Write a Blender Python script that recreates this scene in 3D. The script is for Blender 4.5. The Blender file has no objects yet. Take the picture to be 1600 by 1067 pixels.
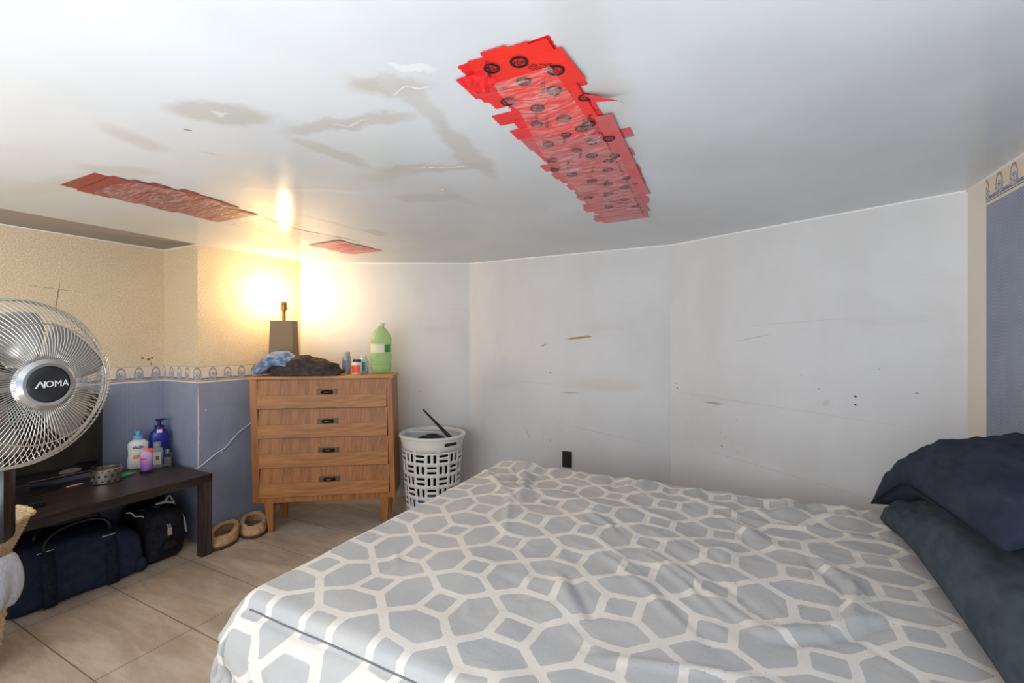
import bpy, math, random
import numpy as np
from math import pi, sin, cos, radians, sqrt
from mathutils import Matrix, Vector
random.seed(7); rng = np.random.default_rng(5)
S = bpy.context.scene
C = S.collection

# ---------------------------------------------------------------- camera, world, lights, exposure
# world frame: x runs away from the left wall, y runs along it, z up; the camera stands over (0, 0)
cam = bpy.data.cameras.new('camera'); camo = bpy.data.objects.new('camera', cam); C.objects.link(camo)
camo.location = (0, 0, 1.3); camo.rotation_euler = (pi/2, 0, radians(26.75))
cam.sensor_width = 36; cam.lens = 36*690/1600; cam.clip_start = .02
S.camera = camo
w = bpy.data.worlds.new('world'); S.world = w; w.use_nodes = True
w.node_tree.nodes['Background'].inputs[0].default_value = (.8, .88, 1, 1)
w.node_tree.nodes['Background'].inputs[1].default_value = .6
def area(name, loc, target, sx, sy, power, col):
    l = bpy.data.lights.new(name, 'AREA'); l.shape = 'RECTANGLE'; l.size = sx; l.size_y = sy; l.energy = power; l.color = col
    o = bpy.data.objects.new(name, l); C.objects.link(o); o.location = loc
    o.rotation_euler = (Vector(target)-Vector(loc)).to_track_quat('-Z', 'Y').to_euler(); return o
area('rear_fill', (-1.1, -1.45, 1.25), (-.9, 2.2, 1.1), 2.4, 1.0, 24, (.95, .97, 1))  # added area light behind the camera, filling the room from the rear
area('bounce_flash', (-.1, -.75, .5), (-.1, -.749, 1.93), 1.7, 1.1, 56, (.86, .94, 1))
area('left_fill', (-2.1, -.85, .4), (-2.1, -.849, 1.93), 1.5, 1.1, 31, (1, .94, .86))  # added fill that brightens the left side, no lamp stands there
S.view_settings.view_transform = 'Standard'; S.view_settings.look = 'None'
S.view_settings.exposure = 0.3; S.view_settings.gamma = 1.0; S.view_settings.use_curve_mapping = False
BULB = 230

# ---------------------------------------------------------------- colour + node helpers
def L(r, g, b):
    f = lambda c: (c/255/12.92 if c/255 <= .04045 else ((c/255+.055)/1.055)**2.4)
    return (f(r), f(g), f(b), 1)
class X:                                   # a tiny expression wrapper around math nodes
    def __init__(s, nt, k): s.nt = nt; s.k = k
    def _m(s, op, *a):
        n = s.nt.nodes.new('ShaderNodeMath'); n.operation = op
        for i, v in enumerate((s,)+a):
            v = v.k if isinstance(v, X) else v
            if isinstance(v, (int, float)): n.inputs[i].default_value = v
            else: s.nt.links.new(v, n.inputs[i])
        return X(s.nt, n.outputs[0])
    def __add__(s, o): return s._m('ADD', o)
    __radd__ = __add__
    def __sub__(s, o): return s._m('SUBTRACT', o)
    def __rsub__(s, o): return (s*-1.)+o
    def __mul__(s, o): return s._m('MULTIPLY', o)
    __rmul__ = __mul__
    def __truediv__(s, o): return s._m('DIVIDE', o)
    def abs(s): return s._m('ABSOLUTE')
    def fr(s): return s._m('FRACT')
    def sq(s): return s*s
    def sqrt(s): return s._m('SQRT')
    def mn(s, o): return s._m('MINIMUM', o)
    def mx(s, o): return s._m('MAXIMUM', o)
    def lt(s, o): return s._m('LESS_THAN', o)
    def gt(s, o): return s._m('GREATER_THAN', o)
    def step(s, a, b, c=0., d=1.):         # smoothstep from a to b mapped to c..d
        n = s.nt.nodes.new('ShaderNodeMapRange'); n.interpolation_type = 'SMOOTHSTEP'
        s.nt.links.new(s.k, n.inputs[0])
        lo, hi = (a, b) if a < b else (b, a)
        if a > b: c, d = d, c
        for i, v in enumerate((lo, hi, c, d)): n.inputs[i+1].default_value = v
        return X(s.nt, n.outputs[0])
def material(name, col=(.5, .5, .5, 1), rough=.6, metal=0., spec=.5, **kw):
    m = bpy.data.materials.new(name); m.use_nodes = True
    b = m.node_tree.nodes['Principled BSDF']
    b.inputs['Base Color'].default_value = col; b.inputs['Roughness'].default_value = rough
    b.inputs['Metallic'].default_value = metal; b.inputs['Specular IOR Level'].default_value = spec
    for k, v in kw.items(): b.inputs[k.replace('_', ' ')].default_value = v
    return m
def coords(m, scale=(1, 1, 1)):
    nt = m.node_tree; t = nt.nodes.new('ShaderNodeTexCoord'); mp = nt.nodes.new('ShaderNodeMapping')
    mp.inputs['Scale'].default_value = scale; nt.links.new(t.outputs['Object'], mp.inputs[0]); return mp.outputs[0]
def sepxyz(m):
    nt = m.node_tree; s = nt.nodes.new('ShaderNodeSeparateXYZ'); nt.links.new(coords(m), s.inputs[0])
    return [X(nt, o) for o in s.outputs]
def noise(m, scale, detail=3, rough=.5, sc=(1, 1, 1), dist=0.):
    nt = m.node_tree; n = nt.nodes.new('ShaderNodeTexNoise'); n.inputs['Scale'].default_value = scale
    n.inputs['Detail'].default_value = detail; n.inputs['Roughness'].default_value = rough; n.inputs['Distortion'].default_value = dist
    nt.links.new(coords(m, sc), n.inputs['Vector']); return X(nt, n.outputs[0])
def mix(m, f, a, b):
    nt = m.node_tree; n = nt.nodes.new('ShaderNodeMix'); n.data_type = 'RGBA'
    for k, v in ((0, f), (6, a), (7, b)):
        v = v.k if isinstance(v, X) else v
        if isinstance(v, (int, float)): n.inputs[k].default_value = v
        elif isinstance(v, tuple): n.inputs[k].default_value = v
        else: nt.links.new(v, n.inputs[k])
    return n.outputs[2]
def setc(m, c): m.node_tree.links.new(c, m.node_tree.nodes['Principled BSDF'].inputs['Base Color'])
def setr(m, r): m.node_tree.links.new(r.k, m.node_tree.nodes['Principled BSDF'].inputs['Roughness'])
def bump(m, h, strength=.3, dist=.002):
    nt = m.node_tree; n = nt.nodes.new('ShaderNodeBump'); n.inputs['Strength'].default_value = strength
    n.inputs['Distance'].default_value = dist; nt.links.new(h.k, n.inputs['Height'])
    nt.links.new(n.outputs[0], nt.nodes['Principled BSDF'].inputs['Normal'])
def marks(m, U, V, base, lst, warp=.0, wscale=12):
    """elliptic smears: (u, v, half length, half width, angle, colour, soft, strength)"""
    if warp:
        n1 = noise(m, wscale, 3, .6); n2 = noise(m, wscale*1.3, 3, .6, (1.1, .9, 1))
        U = U+(n1-.5)*warp; V = V+(n2-.5)*warp
    for (u, v, a, b, ang, col, soft, k) in lst:
        c, s = cos(radians(ang)), sin(radians(ang))
        du, dv = U-u, V-v
        d = (((du*c+dv*s)*(1/a)).sq()+((dv*c-du*s)*(1/b)).sq()).sqrt()
        base = mix(m, d.step(1+soft, 1-soft)*k, base, col)
    return base

# ---------------------------------------------------------------- mesh helpers
class MB:
    def __init__(s): s.v = []; s.f = []
    def add(s, vs, fs, M=None):
        o = len(s.v)
        s.v += [tuple((M @ Vector(v)) if M is not None else v) for v in vs]
        s.f += [tuple(i+o for i in f) for f in fs]; return s
    def box(s, x0, x1, y0, y1, z0, z1, M=None, b=0.):
        if b <= 0:
            vs = [(x, y, z) for z in (z0, z1) for y in (y0, y1) for x in (x0, x1)]
            return s.add(vs, [(0, 2, 3, 1), (4, 5, 7, 6), (0, 1, 5, 4), (2, 6, 7, 3), (0, 4, 6, 2), (1, 3, 7, 5)], M)
        import bmesh
        bm = bmesh.new(); bmesh.ops.create_cube(bm, size=1)
        for v in bm.verts: v.co = ((x0+x1)/2+v.co.x*(x1-x0), (y0+y1)/2+v.co.y*(y1-y0), (z0+z1)/2+v.co.z*(z1-z0))
        bmesh.ops.bevel(bm, geom=bm.edges[:], offset=b, segments=2, affect='EDGES', profile=.6)
        bm.verts.index_update(); s.add([tuple(v.co) for v in bm.verts], [tuple(v.index for v in f.verts) for f in bm.faces], M); bm.free(); return s
    def lathe(s, prof, n=32, M=None, sx=1., sy=1., a0=0., a1=2*pi):
        full = abs(a1-a0-2*pi) < 1e-6; k = n if full else n+1; vs = []; fs = []
        for r, z in prof:
            for i in range(k):
                a = a0+(a1-a0)*i/n; vs.append((r*cos(a)*sx, r*sin(a)*sy, z))
        for j in range(len(prof)-1):
            for i in range(n):
                i2 = (i+1) % k; fs.append((j*k+i, j*k+i2, (j+1)*k+i2, (j+1)*k+i))
        return s.add(vs, fs, M)
    def tube(s, pts, r, n=8, M=None, closed=False, flat=1.):
        pts = [Vector(p) for p in pts]; N = len(pts); vs = []; fs = []
        rr = r if isinstance(r, (list, tuple)) else [r]*N
        up = None
        for i, p in enumerate(pts):
            if closed: t = pts[(i+1) % N]-pts[i-1]
            else: t = pts[min(i+1, N-1)]-pts[max(i-1, 0)]
            t.normalize()
            if up is None: up = Vector((0, 0, 1)) if abs(t.z) < .9 else Vector((1, 0, 0))
            a = t.cross(up); a.normalize(); b = a.cross(t); b.normalize(); up = b
            for k in range(n):
                q = 2*pi*k/n; vs.append(tuple(p+a*(cos(q)*rr[i])+b*(sin(q)*rr[i]*flat)))
        for i in range(N if closed else N-1):
            for k in range(n):
                k2 = (k+1) % n; i2 = (i+1) % N
                fs.append((i*n+k, i*n+k2, i2*n+k2, i2*n+k))
        if not closed: fs += [tuple(range(n))[::-1], tuple((N-1)*n+k for k in range(n))]
        return s.add(vs, fs, M)
    def prism(s, poly, z0, z1, M=None):
        n = len(poly); vs = [(x, y, z0) for x, y in poly]+[(x, y, z1) for x, y in poly]
        fs = [tuple(range(n))[::-1], tuple(range(n, 2*n))]+[(i, (i+1) % n, n+(i+1) % n, n+i) for i in range(n)]
        return s.add(vs, fs, M)
    def hexa(s, q, M=None):               # eight corners, bottom four then top four
        return s.add(q, [(0, 3, 2, 1), (4, 5, 6, 7), (0, 1, 5, 4), (1, 2, 6, 5), (2, 3, 7, 6), (3, 0, 4, 7)], M)
    def grid(s, P, closed_u=False, M=None):   # P: array nu x nv x 3
        nu, nv = P.shape[:2]; vs = [tuple(map(float, p)) for p in P.reshape(-1, 3)]; fs = []
        for i in range(nu if closed_u else nu-1):
            for j in range(nv-1):
                i2 = (i+1) % nu; fs.append((i*nv+j, i2*nv+j, i2*nv+j+1, i*nv+j+1))
        return s.add(vs, fs, M)
    def build(s, name, m, parent=None, smooth=False, loc=(0, 0, 0), rot=(0, 0, 0), sub=0):
        me = bpy.data.meshes.new(name); me.from_pydata(s.v, [], s.f); me.update()
        import bmesh
        bm = bmesh.new(); bm.from_mesh(me); bmesh.ops.recalc_face_normals(bm, faces=bm.faces[:]); bm.to_mesh(me); bm.free()
        o = bpy.data.objects.new(name, me); C.objects.link(o); me.materials.append(m)
        o.location = loc; o.rotation_euler = rot
        if parent: o.parent = parent
        if smooth:
            for p in me.polygons: p.use_smooth = True
            if smooth != 2:
                me.set_sharp_from_angle(angle=radians(38))
        if sub:
            d = o.modifiers.new('subdivision', 'SUBSURF'); d.levels = sub; d.render_levels = sub
        return o
def tag(o, label, cat, group=None, kind=None):
    o['label'] = label; o['category'] = cat
    if group: o['group'] = group
    if kind: o['kind'] = kind
    return o
def thing(name, label, cat, loc, rz=0., group=None):
    o = bpy.data.objects.new(name, None); C.objects.link(o); o.location = loc; o.rotation_euler = (0, 0, rz)
    o.empty_display_size = .05; return tag(o, label, cat, group)
def struct(o): o['kind'] = 'structure'; return o
def T(x, y, z, rx=0., ry=0., rz=0.):
    return Matrix.Translation((x, y, z)) @ Matrix.Rotation(rz, 4, 'Z') @ Matrix.Rotation(ry, 4, 'Y') @ Matrix.Rotation(rx, 4, 'X')
def text_mb(body, size, ext=.0006, M=None, sx=1., shear=0.):
    cu = bpy.data.curves.new('lettering', 'FONT'); cu.body = body; cu.size = size; cu.extrude = ext
    cu.align_x = 'CENTER'; cu.align_y = 'CENTER'; cu.shear = shear; cu.resolution_u = 3
    o = bpy.data.objects.new('lettering', cu); C.objects.link(o)
    dg = bpy.context.evaluated_depsgraph_get(); me = bpy.data.meshes.new_from_object(o.evaluated_get(dg))
    mb = MB(); mb.add([(v.co.x*sx, v.co.y, v.co.z) for v in me.vertices], [tuple(p.vertices) for p in me.polygons], M)
    bpy.data.objects.remove(o); bpy.data.curves.remove(cu); bpy.data.meshes.remove(me); return mb
_H = rng.random((64, 64, 64))
def vn(x, y, z):                          # smooth value noise, arrays in, -1..1 out
    x, y, z = np.broadcast_arrays(np.asarray(x, float), y, z)
    xi, yi, zi = [np.floor(a).astype(int) for a in (x, y, z)]
    fx, fy, fz = [a-b for a, b in ((x, xi), (y, yi), (z, zi))]
    fx, fy, fz = [f*f*f*(f*(f*6-15)+10) for f in (fx, fy, fz)]
    g = lambda a, b, c: _H[(xi+a) % 64, (yi+b) % 64, (zi+c) % 64]
    lx = lambda b, c: g(0, b, c)*(1-fx)+g(1, b, c)*fx
    ly = lambda c: lx(0, c)*(1-fy)+lx(1, c)*fy
    return (ly(0)*(1-fz)+ly(1)*fz)*2-1
def fbm(x, y, z=0., o=4, g=.5):
    s = 0; a = 1
    for k in range(o): s = s+a*vn(x*2**k+7.3*k, y*2**k+3.1*k, z*2**k+1.7*k); a *= g
    return s
def ridge(x, y, z=0., o=3):
    s = 0; a = 1
    for k in range(o): s = s+a*(1-2*np.abs(vn(x*2**k+5*k, y*2**k+9*k, z*2**k))); a *= .5
    return s
def superell(rx, ry, rz, e1=.4, e2=.4, nu=64, nv=40):
    u = np.linspace(-pi, pi, nu, endpoint=False)[:, None]; v = np.linspace(-pi/2, pi/2, nv)[None, :]
    p = lambda c, e: np.sign(c)*np.abs(c)**e
    return np.stack(np.broadcast_arrays(rx*p(np.cos(v), e1)*p(np.cos(u), e2), ry*p(np.cos(v), e1)*p(np.sin(u), e2), rz*p(np.sin(v), e1)), -1)

# ---------------------------------------------------------------- plain materials
M_black = material('black_plastic', L(22, 22, 24), .38)
M_blackm = material('matte_black', L(26, 26, 28), .7)
M_chrome = material('chrome', L(205, 205, 205), .22, 1.)
M_wire = material('chrome_wire', L(200, 198, 192), .28, .9)
M_white = material('white_plastic', L(226, 226, 222), .45)
M_cream = material('cream_fabric', L(222, 205, 180), .9)
def fabric(name, c1, c2, scale=60, rough=.95, bs=.4, sc=(1, 1, 1)):
    m = material(name, c1, rough, 0, .15); n = noise(m, scale, 4, .6, sc)
    setc(m, mix(m, n.step(.35, .65), c1, c2)); bump(m, noise(m, scale*6, 2, .5, sc), bs, .001); return m
M_navy = fabric('navy_canvas', L(38, 43, 62), L(45, 51, 71), 25)
M_nylon = fabric('black_nylon', L(28, 28, 32), L(40, 40, 44), 40, .55)
M_slate = fabric('slate_cotton', L(60, 70, 78), L(72, 82, 90), 14, .95)
M_pillow = fabric('dark_navy_cotton', L(42, 48, 64), L(52, 58, 74), 14, .9)
M_jeans = fabric('blue_denim', L(96, 122, 160), L(156, 176, 202), 26)
M_darkcl = fabric('charcoal_cotton', L(62, 55, 52), L(84, 75, 70), 30)
M_suede = fabric('tan_suede', L(180, 142, 104), L(204, 168, 128), 40)
M_fleece = fabric('tan_fleece', L(186, 150, 112), L(206, 172, 134), 90, 1., .9)
M_sole = material('brown_rubber_sole', L(84, 60, 44), .7)
M_inner = fabric('grey_lining', L(120, 112, 100), L(146, 136, 122), 60)
M_wicker = fabric('wicker', L(188, 160, 124), L(216, 194, 160), 120)
M_ribbed = fabric('grey_ribbed_cloth', L(176, 180, 188), L(196, 200, 206), 200, .95, .7, (1, 1, .1))

def wood(name, a, b, sc, rough=.4, scale=9, bands=.6):
    m = material(name, a, rough, 0, .4)
    n1 = noise(m, scale, 6, .62, sc, .6); n2 = noise(m, scale*5, 4, .7, sc, .2); n3 = noise(m, scale*.35, 2, .5, sc, .4)
    rings = ((n3*14).fr()-.5).abs()*2.
    f = (n1*.5+n2*.3+rings*.2)
    setc(m, mix(m, f.step(.3, .68), a, b)); bump(m, n2, .1, .001); return m
M_case = wood('walnut_case', L(140, 86, 42), L(176, 116, 64), (1, 1, .12))
M_topw = wood('walnut_top', L(166, 108, 58), L(204, 146, 88), (.12, 1, 1), .35)
M_dark = wood('black_brown_laminate', L(34, 26, 26), L(58, 46, 44), (1, .08, 1), .42, 14)
M_dark2 = wood('black_brown_laminate_upright', L(42, 32, 32), L(72, 58, 54), (1, 1, .08), .45, 14)
def drawer_mat():
    m = material('walnut_veneer', L(165, 112, 66), .42, 0, .4); x, y, z = sepxyz(m)
    def g(sc, s):
        n1 = noise(m, s, 6, .62, sc, .5); n2 = noise(m, s*6, 3, .7, sc); n3 = noise(m, s*.4, 1, .5, sc, .3)
        r = ((n3*16).fr()-.5).abs()*2.
        return n1*.5+n2*.38+r*.12
    up = mix(m, g((1.3, 1, .1), 16).step(.28, .72), L(130, 84, 44), L(180, 120, 68))
    lo = mix(m, g((.1, 1, 1.2), 14).step(.28, .72), L(138, 90, 46), L(188, 128, 72))
    c = mix(m, z.gt(.093), lo, up); c = mix(m, (z-.093).abs().lt(.0012)*.5, c, L(90, 56, 32))
    setc(m, c); return m
M_drawer = drawer_mat()

# ---------------------------------------------------------------- the room
H = 1.93
def floor_mat():
    m = material('travertine_tile', L(190, 168, 142), .32, 0, .5); x, y, z = sepxyz(m)
    u = (x+2.19)/.69; v = (y-.79)/.345
    fu = ((u-50.).fr()-.5).abs(); fv = ((v-50.).fr()-.5).abs()
    n1 = noise(m, 5, 6, .65, (.35, 1.5, 1), .7); n2 = noise(m, 26, 4, .7, (.3, 1.2, 1), .3); n3 = noise(m, 2.2, 2, .5)
    f = n1*.55+n2*.25+n3*.2
    c = mix(m, f.step(.36, .64), L(172, 154, 134), L(214, 200, 182))
    tone = ((u-50.)._m('FLOOR')*12.9898+(v-50.)._m('FLOOR')*78.233)._m('SINE')
    c = mix(m, (tone*43758.5).fr()*.22, c, L(186, 166, 144))
    gr = fu.gt(.4965)._m('MAXIMUM', fv.gt(.4925))
    c = mix(m, gr*.8, c, L(112, 94, 78)); setc(m, c)
    bump(m, gr*-1.+n2*.15, .35, .002); return m
struct(MB().box(-3.7, 1.1, -1.8, 3.2, -.06, 0).build('floor', floor_mat()))
def ceiling_mat():
    m = material('painted_ceiling', L(222, 222, 220), .15, 0, .28); x, y, z = sepxyz(m)
    pl = L(180, 174, 166); p2 = L(188, 184, 178); wh = L(218, 220, 222)
    base = mix(m, noise(m, 1.3, 3, .5).step(.35, .65), L(206, 210, 214), L(196, 199, 202))
    lst = [(-1.27, .73, .125, .062, 35, L(168, 160, 150), .35, .55), (-.76, .84, .10, .042, 20, p2, .35, .7),
           (-.80, .81, .05, .03, 60, pl, .4, .5), (-.74, .96, .035, .13, 12, p2, .35, .6),
           (-1.0, .925, .20, .035, 14, pl, .3, .6), (-1.2, 1.05, .035, .14, -8, pl, .35, .55),
           (-.98, 1.30, .20, .036, 22, pl, .3, .6), (-1.15, 1.28, .12, .05, 0, p2, .4, .5),
           (-.80, 1.26, .045, .22, 8, pl, .3, .6), (-1.2, 1.56, .13, .05, 25, pl, .35, .5), (-1.08, 1.60, .03, .12, 0, p2, .4, .5),
           (-.40, 2.0, .045, .5, -3, p2, .35, .45), (-.30, 1.15, .06, .45, 4, p2, .5, .5),
           (-1.67, .70, .05, .09, 20, pl, .5, .5), (-2.02, .8, .12, .04, 30, pl, .4, .45), (-2.4, .78, .35, .06, 10, p2, .5, .45),
           (-1.62, 1.25, .25, .02, 30, wh, .5, .5), (-1.9, 1.75, .02, .3, -6, pl, .5, .6), (-1.85, 1.92, .05, .08, 10, L(170, 160, 150), .3, .5),
           (-.66, .80, .05, .010, 30, wh, .3, .9), (-.72, .87, .05, .004, 10, wh, .2, .9), (-1.27, .73, .02, .005, 30, wh, .4, .5),
           (-.95, 1.305, .10, .004, 20, wh, .2, .9), (-.98, .93, .07, .003, 14, wh, .2, .8)]
    c = marks(m, x, y, base, lst, .10, 8)
    c = marks(m, x, y, c, [(-1.455, .74, .012, .004, 40, L(130, 100, 70), .3, .8), (-1.08, 1.505, .006, .004, 0, L(255, 250, 240), .2, 1.),
                           (-1.95, 1.78, .025, .010, 60, L(214, 176, 130), .2, .9), (-1.57, .87, .03, .002, 60, L(130, 120, 110), .3, .6),
                           (-.57, 2.1, .03, .003, 80, L(150, 140, 130), .3, .6)])
    setc(m, c); r = noise(m, 3, 3, .6, (1, 1, 1)).step(.3, .7, .10, .17); setr(m, r)
    return m
struct(MB().box(-3.103, 1.1, -1.8, 3.2, H, H+.06).build('ceiling', ceiling_mat()))
M_soffit = material('taupe_soffit', L(150, 140, 132), .8)  # recess ceiling in one even taupe, darker than the main ceiling
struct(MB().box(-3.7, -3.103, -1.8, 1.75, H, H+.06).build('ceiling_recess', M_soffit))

def wallpaper(name, top=None, split=1.03, strip=None, mk=()):
    m = material(name, L(120, 130, 160), .75, 0, .25); x, y, z = sepxyz(m)
    p = ((x+z)/.0135).fr()-.5; q = ((x-z)/.0135+40.).fr()-.5
    dot = (p.sq()+q.sq()).sqrt().step(.30, .16)
    b = mix(m, noise(m, 7, 3, .6).step(.3, .7), L(136, 144, 166), L(147, 155, 176)); b = mix(m, dot*.75, b, L(176, 184, 204))
    c = b
    if top:
        n = noise(m, 140, 2, .6).step(.38, .62)
        t = mix(m, n, L(212, 190, 156), L(232, 214, 184)); t = mix(m, noise(m, 2.5, 3, .6).step(.45, .8)*.35, t, L(196, 164, 122))
        c = mix(m, z.gt(split), b, t)
    if strip: c = mix(m, x.lt(strip), c, L(232, 225, 215))
    if mk: c = marks(m, x, z, c, mk, .012, 40)
    setc(m, c); bump(m, noise(m, 160, 2, .5), .15, .001); return m
def white_wall(name, mk=()):
    m = material(name, L(214, 213, 212), .55, 0, .3); x, y, z = sepxyz(m)
    c = mix(m, noise(m, 2.2, 4, .6, (1, 1, .6)).step(.35, .7), L(216, 218, 221), L(208, 209, 210))
    c = mix(m, noise(m, 3.5, 5, .7, (.4, 1, 2.6)).step(.58, .75)*.25, c, L(190, 185, 178))
    if mk: c = marks(m, x, z, c, mk, .008, 50)
    setc(m, c); bump(m, noise(m, 150, 2, .5)*.4+noise(m, 4, 2, .5)*2., .15, .002); return m
def wall(name, a, b, m, z1=H, y0=0., th=.08, z0=0., trim=None):
    d = (b[0]-a[0], b[1]-a[1]); ln = sqrt(d[0]**2+d[1]**2)
    return struct(MB().box(0, ln, y0, y0+th, z0, z1).build(name, m, None, False, (a[0], a[1], 0), (0, 0, math.atan2(d[1], d[0]))))
Pr, Pa, Pb, Pc, Pd, Pe, Pf = (-3.503, -1.6), (-3.503, 1.634), (-3.1035, 1.634), (-3.103, 2.398), (-1.910, 3.024), (-.371, 3.031), (.867, 2.496)
Pg = (.867, -1.6)
br = L(120, 80, 46)
wall('wall_left_recess', Pr, Pa, wallpaper('wallpaper_recess', True, mk=[(3.11, 1.19, .008, .006, 0, br, .3, .9), (3.145, 1.18, .012, .008, 20, br, .3, .9),
     (3.165, 1.19, .006, .005, 0, br, .3, .8), (3.16, 1.15, .005, .012, 0, br, .3, .7),
     (2.70, 1.56, .0025, .08, -6, L(110, 112, 90), .2, .9), (2.69, 1.605, .11, .0018, -4, L(110, 112, 90), .2, .6), (3.2, .9, .6, .01, 2, L(150, 130, 100), .6, .0)]))
wall('wall_left_reveal', Pa, Pb, wallpaper('wallpaper_reveal', True))
wall('wall_left', (Pb[0]+.0005, Pb[1]+.002), Pc, wallpaper('wallpaper_left', True, mk=[(.002, .72, .007, .26, 0, L(230, 226, 220), .3, .9), (.22, 1.62, .03, .0018, -25, L(110, 90, 70), .2, .7),
     (.15, .55, .004, .010, 0, L(230, 228, 224), .3, .9), (.05, .85, .004, .006, 0, L(230, 228, 224), .3, .8)]))
wall('wall_corner', Pc, Pd, white_wall('white_wall_corner', [(.95, .9, .01, .012, 0, L(190, 180, 176), .5, .5)]))
gg = L(164, 118, 66); gk = L(30, 28, 28); gs = L(150, 146, 142)
wall('wall_back', Pd, Pe, white_wall('white_wall_back', [(.92, 1.327, .085, .007, 5, gg, .3, .95), (.98, 1.336, .03, .008, 0, L(190, 150, 96), .3, .8), (.65, 1.272, .022, .005, 20, gg, .3, .9),
     (.70, 1.07, .004, .005, 0, gk, .2, .9), (.70, .57, .003, .01, 0, gk, .2, .7), (.85, .93, .06, .005, 2, gs, .5, .5), (.62, .99, .3, .002, -3, gs, .5, .25), (1.1, .66, .3, .002, -8, gs, .5, .35),
     (1.53, 1.2, .004, 2., 0, L(200, 196, 190), .4, .3), (.52, .60, .0015, .06, 25, gk, .2, .6), (1.1, 1.0, .25, .04, 0, L(204, 200, 190), .5, .5)]))
dots = [(.04, 1.03, .002, .005, 0, gk, .2, .8), (.045, 1.0, .004, .004, 0, gk, .2, .9), (.97, 1.035, .0045, .0045, 0, gk, .2, 1.), (.97, .995, .005, .005, 30, gk, .2, 1.), (.82, 1.06, .006, .0025, -20, gk, .2, .7),
        (.28, .93, .05, .006, -2, gs, .4, .8), (.33, .68, .008, .003, -50, gk, .2, .8), (.74, 1.12, .003, .002, 0, gs, .2, .8), (1.06, 1.17, .003, .002, 0, gs, .2, .8), (1.19, 1.07, .006, .004, 0, gs, .2, .9),
        (.85, .99, .02, .012, 60, gs, .5, .25), (.6, .6, .5, .002, -6, gs, .5, .25), (.7, 1.40, .25, .002, 3, gs, .5, .25), (.5, .95, .6, .003, -3, gs, .5, .2), (.5, 1.32, .1, .002, 12, gs, .4, .6)]
for k in range(24): dots.append((random.uniform(.08, .5), random.uniform(.6, .95), .0024, .0018, random.uniform(0, 90), L(120, 110, 102), .2, .7))
wall('wall_angled', Pe, Pf, white_wall('white_wall_angled', dots))
wall('wall_right', Pf, Pg, wallpaper('wallpaper_right', False, strip=.152, mk=[(.49, 1.80, .02, .016, -30, L(226, 214, 196), .3, 1.), (.46, 1.52, .006, .004, 0, L(190, 196, 205), .3, .8)]))
# rear wall behind the camera with an opening for an added, unseen window
wr = material('rear_wall_paint', L(216, 214, 210), .7)
rear = MB(); y0, y1 = -1.68, -1.6
rear.box(-3.6, -2.4, y0, y1, 0, H).box(.2, .95, y0, y1, 0, H).box(-2.4, .2, y0, y1, 0, .75).box(-2.4, .2, y0, y1, 1.75, H)
struct(rear.build('wall_rear', wr))
wf = thing('added_window', 'x', 'x', (-1.1, -1.64, .75)); del wf['label']; del wf['category']; struct(wf)
f = MB(); f.box(-1.3, 1.3, -.03, .03, 0, .05).box(-1.3, 1.3, -.03, .03, .95, 1).box(-1.3, -1.25, -.03, .03, 0, 1).box(1.25, 1.3, -.03, .03, 0, 1).box(-.025, .025, -.03, .03, 0, 1)
f.build('added_window_frame', M_white, wf)
gl = material('added_window_glass', (1, 1, 1, 1), .0, 0, .5, Transmission_Weight=1.); MB().box(-1.25, 1.25, -.004, .004, .05, .95).build('added_window_pane', gl, wf)

def border_mat(hgt=.105):
    m = material('wallpaper_border', L(228, 214, 194), .7); x, y, z = sepxyz(m)
    px = ((x/.0955+.5).fr()-.5)*.0955; n = noise(m, 190, 2, .7); n2 = noise(m, 70, 2, .6)
    c = mix(m, noise(m, 30, 2, .5).step(.4, .6)*.5, L(226, 212, 194), L(218, 202, 182))
    wav = n2*.016+.024
    c = mix(m, (z-wav).lt(0.), c, L(126, 134, 156))
    arch = ((px/.023).sq()+((z-.052)/.043).sq()).sqrt()
    am = ((arch-1.).abs()+(n-.5)*.35).step(.20, .06)*z.gt(.040)
    c = mix(m, am*.85, c, L(134, 122, 112))
    bl = ((px/.030).sq()+((z-.044)/.026).sq()).sqrt()+(n2-.5)*.9
    c = mix(m, bl.step(1.05, .9)*.75, c, L(206, 204, 204)); c = mix(m, bl.step(1.0, .9)*n.step(.48, .56), c, L(104, 112, 140))
    c = mix(m, z.lt(.020), c, L(230, 216, 198)); c = mix(m, (z-.013).abs().lt(.0022), c, L(120, 112, 112))
    c = mix(m, (z-.0195).abs().lt(.001), c, L(120, 116, 122)); c = mix(m, z.gt(hgt-.002), c, L(150, 128, 100))
    setc(m, c); return m
M_border = border_mat()
def border(name, a, b, z0):
    d = (b[0]-a[0], b[1]-a[1]); ln = sqrt(d[0]**2+d[1]**2)
    return struct(MB().box(0, ln, -.0015, .0, 0, .105).build(name, M_border, None, False, (a[0], a[1], z0), (0, 0, math.atan2(d[1], d[0]))))
border('trim_1', (-3.503, -1.47), Pa, 1.03)
border('trim_2', (Pa[0]+.002, Pa[1]), Pb, 1.03)
border('trim_3', (Pb[0]+.0005, Pb[1]), Pc, 1.03)
border('trim_4', (.867, 2.344), Pg, 1.823)
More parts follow.
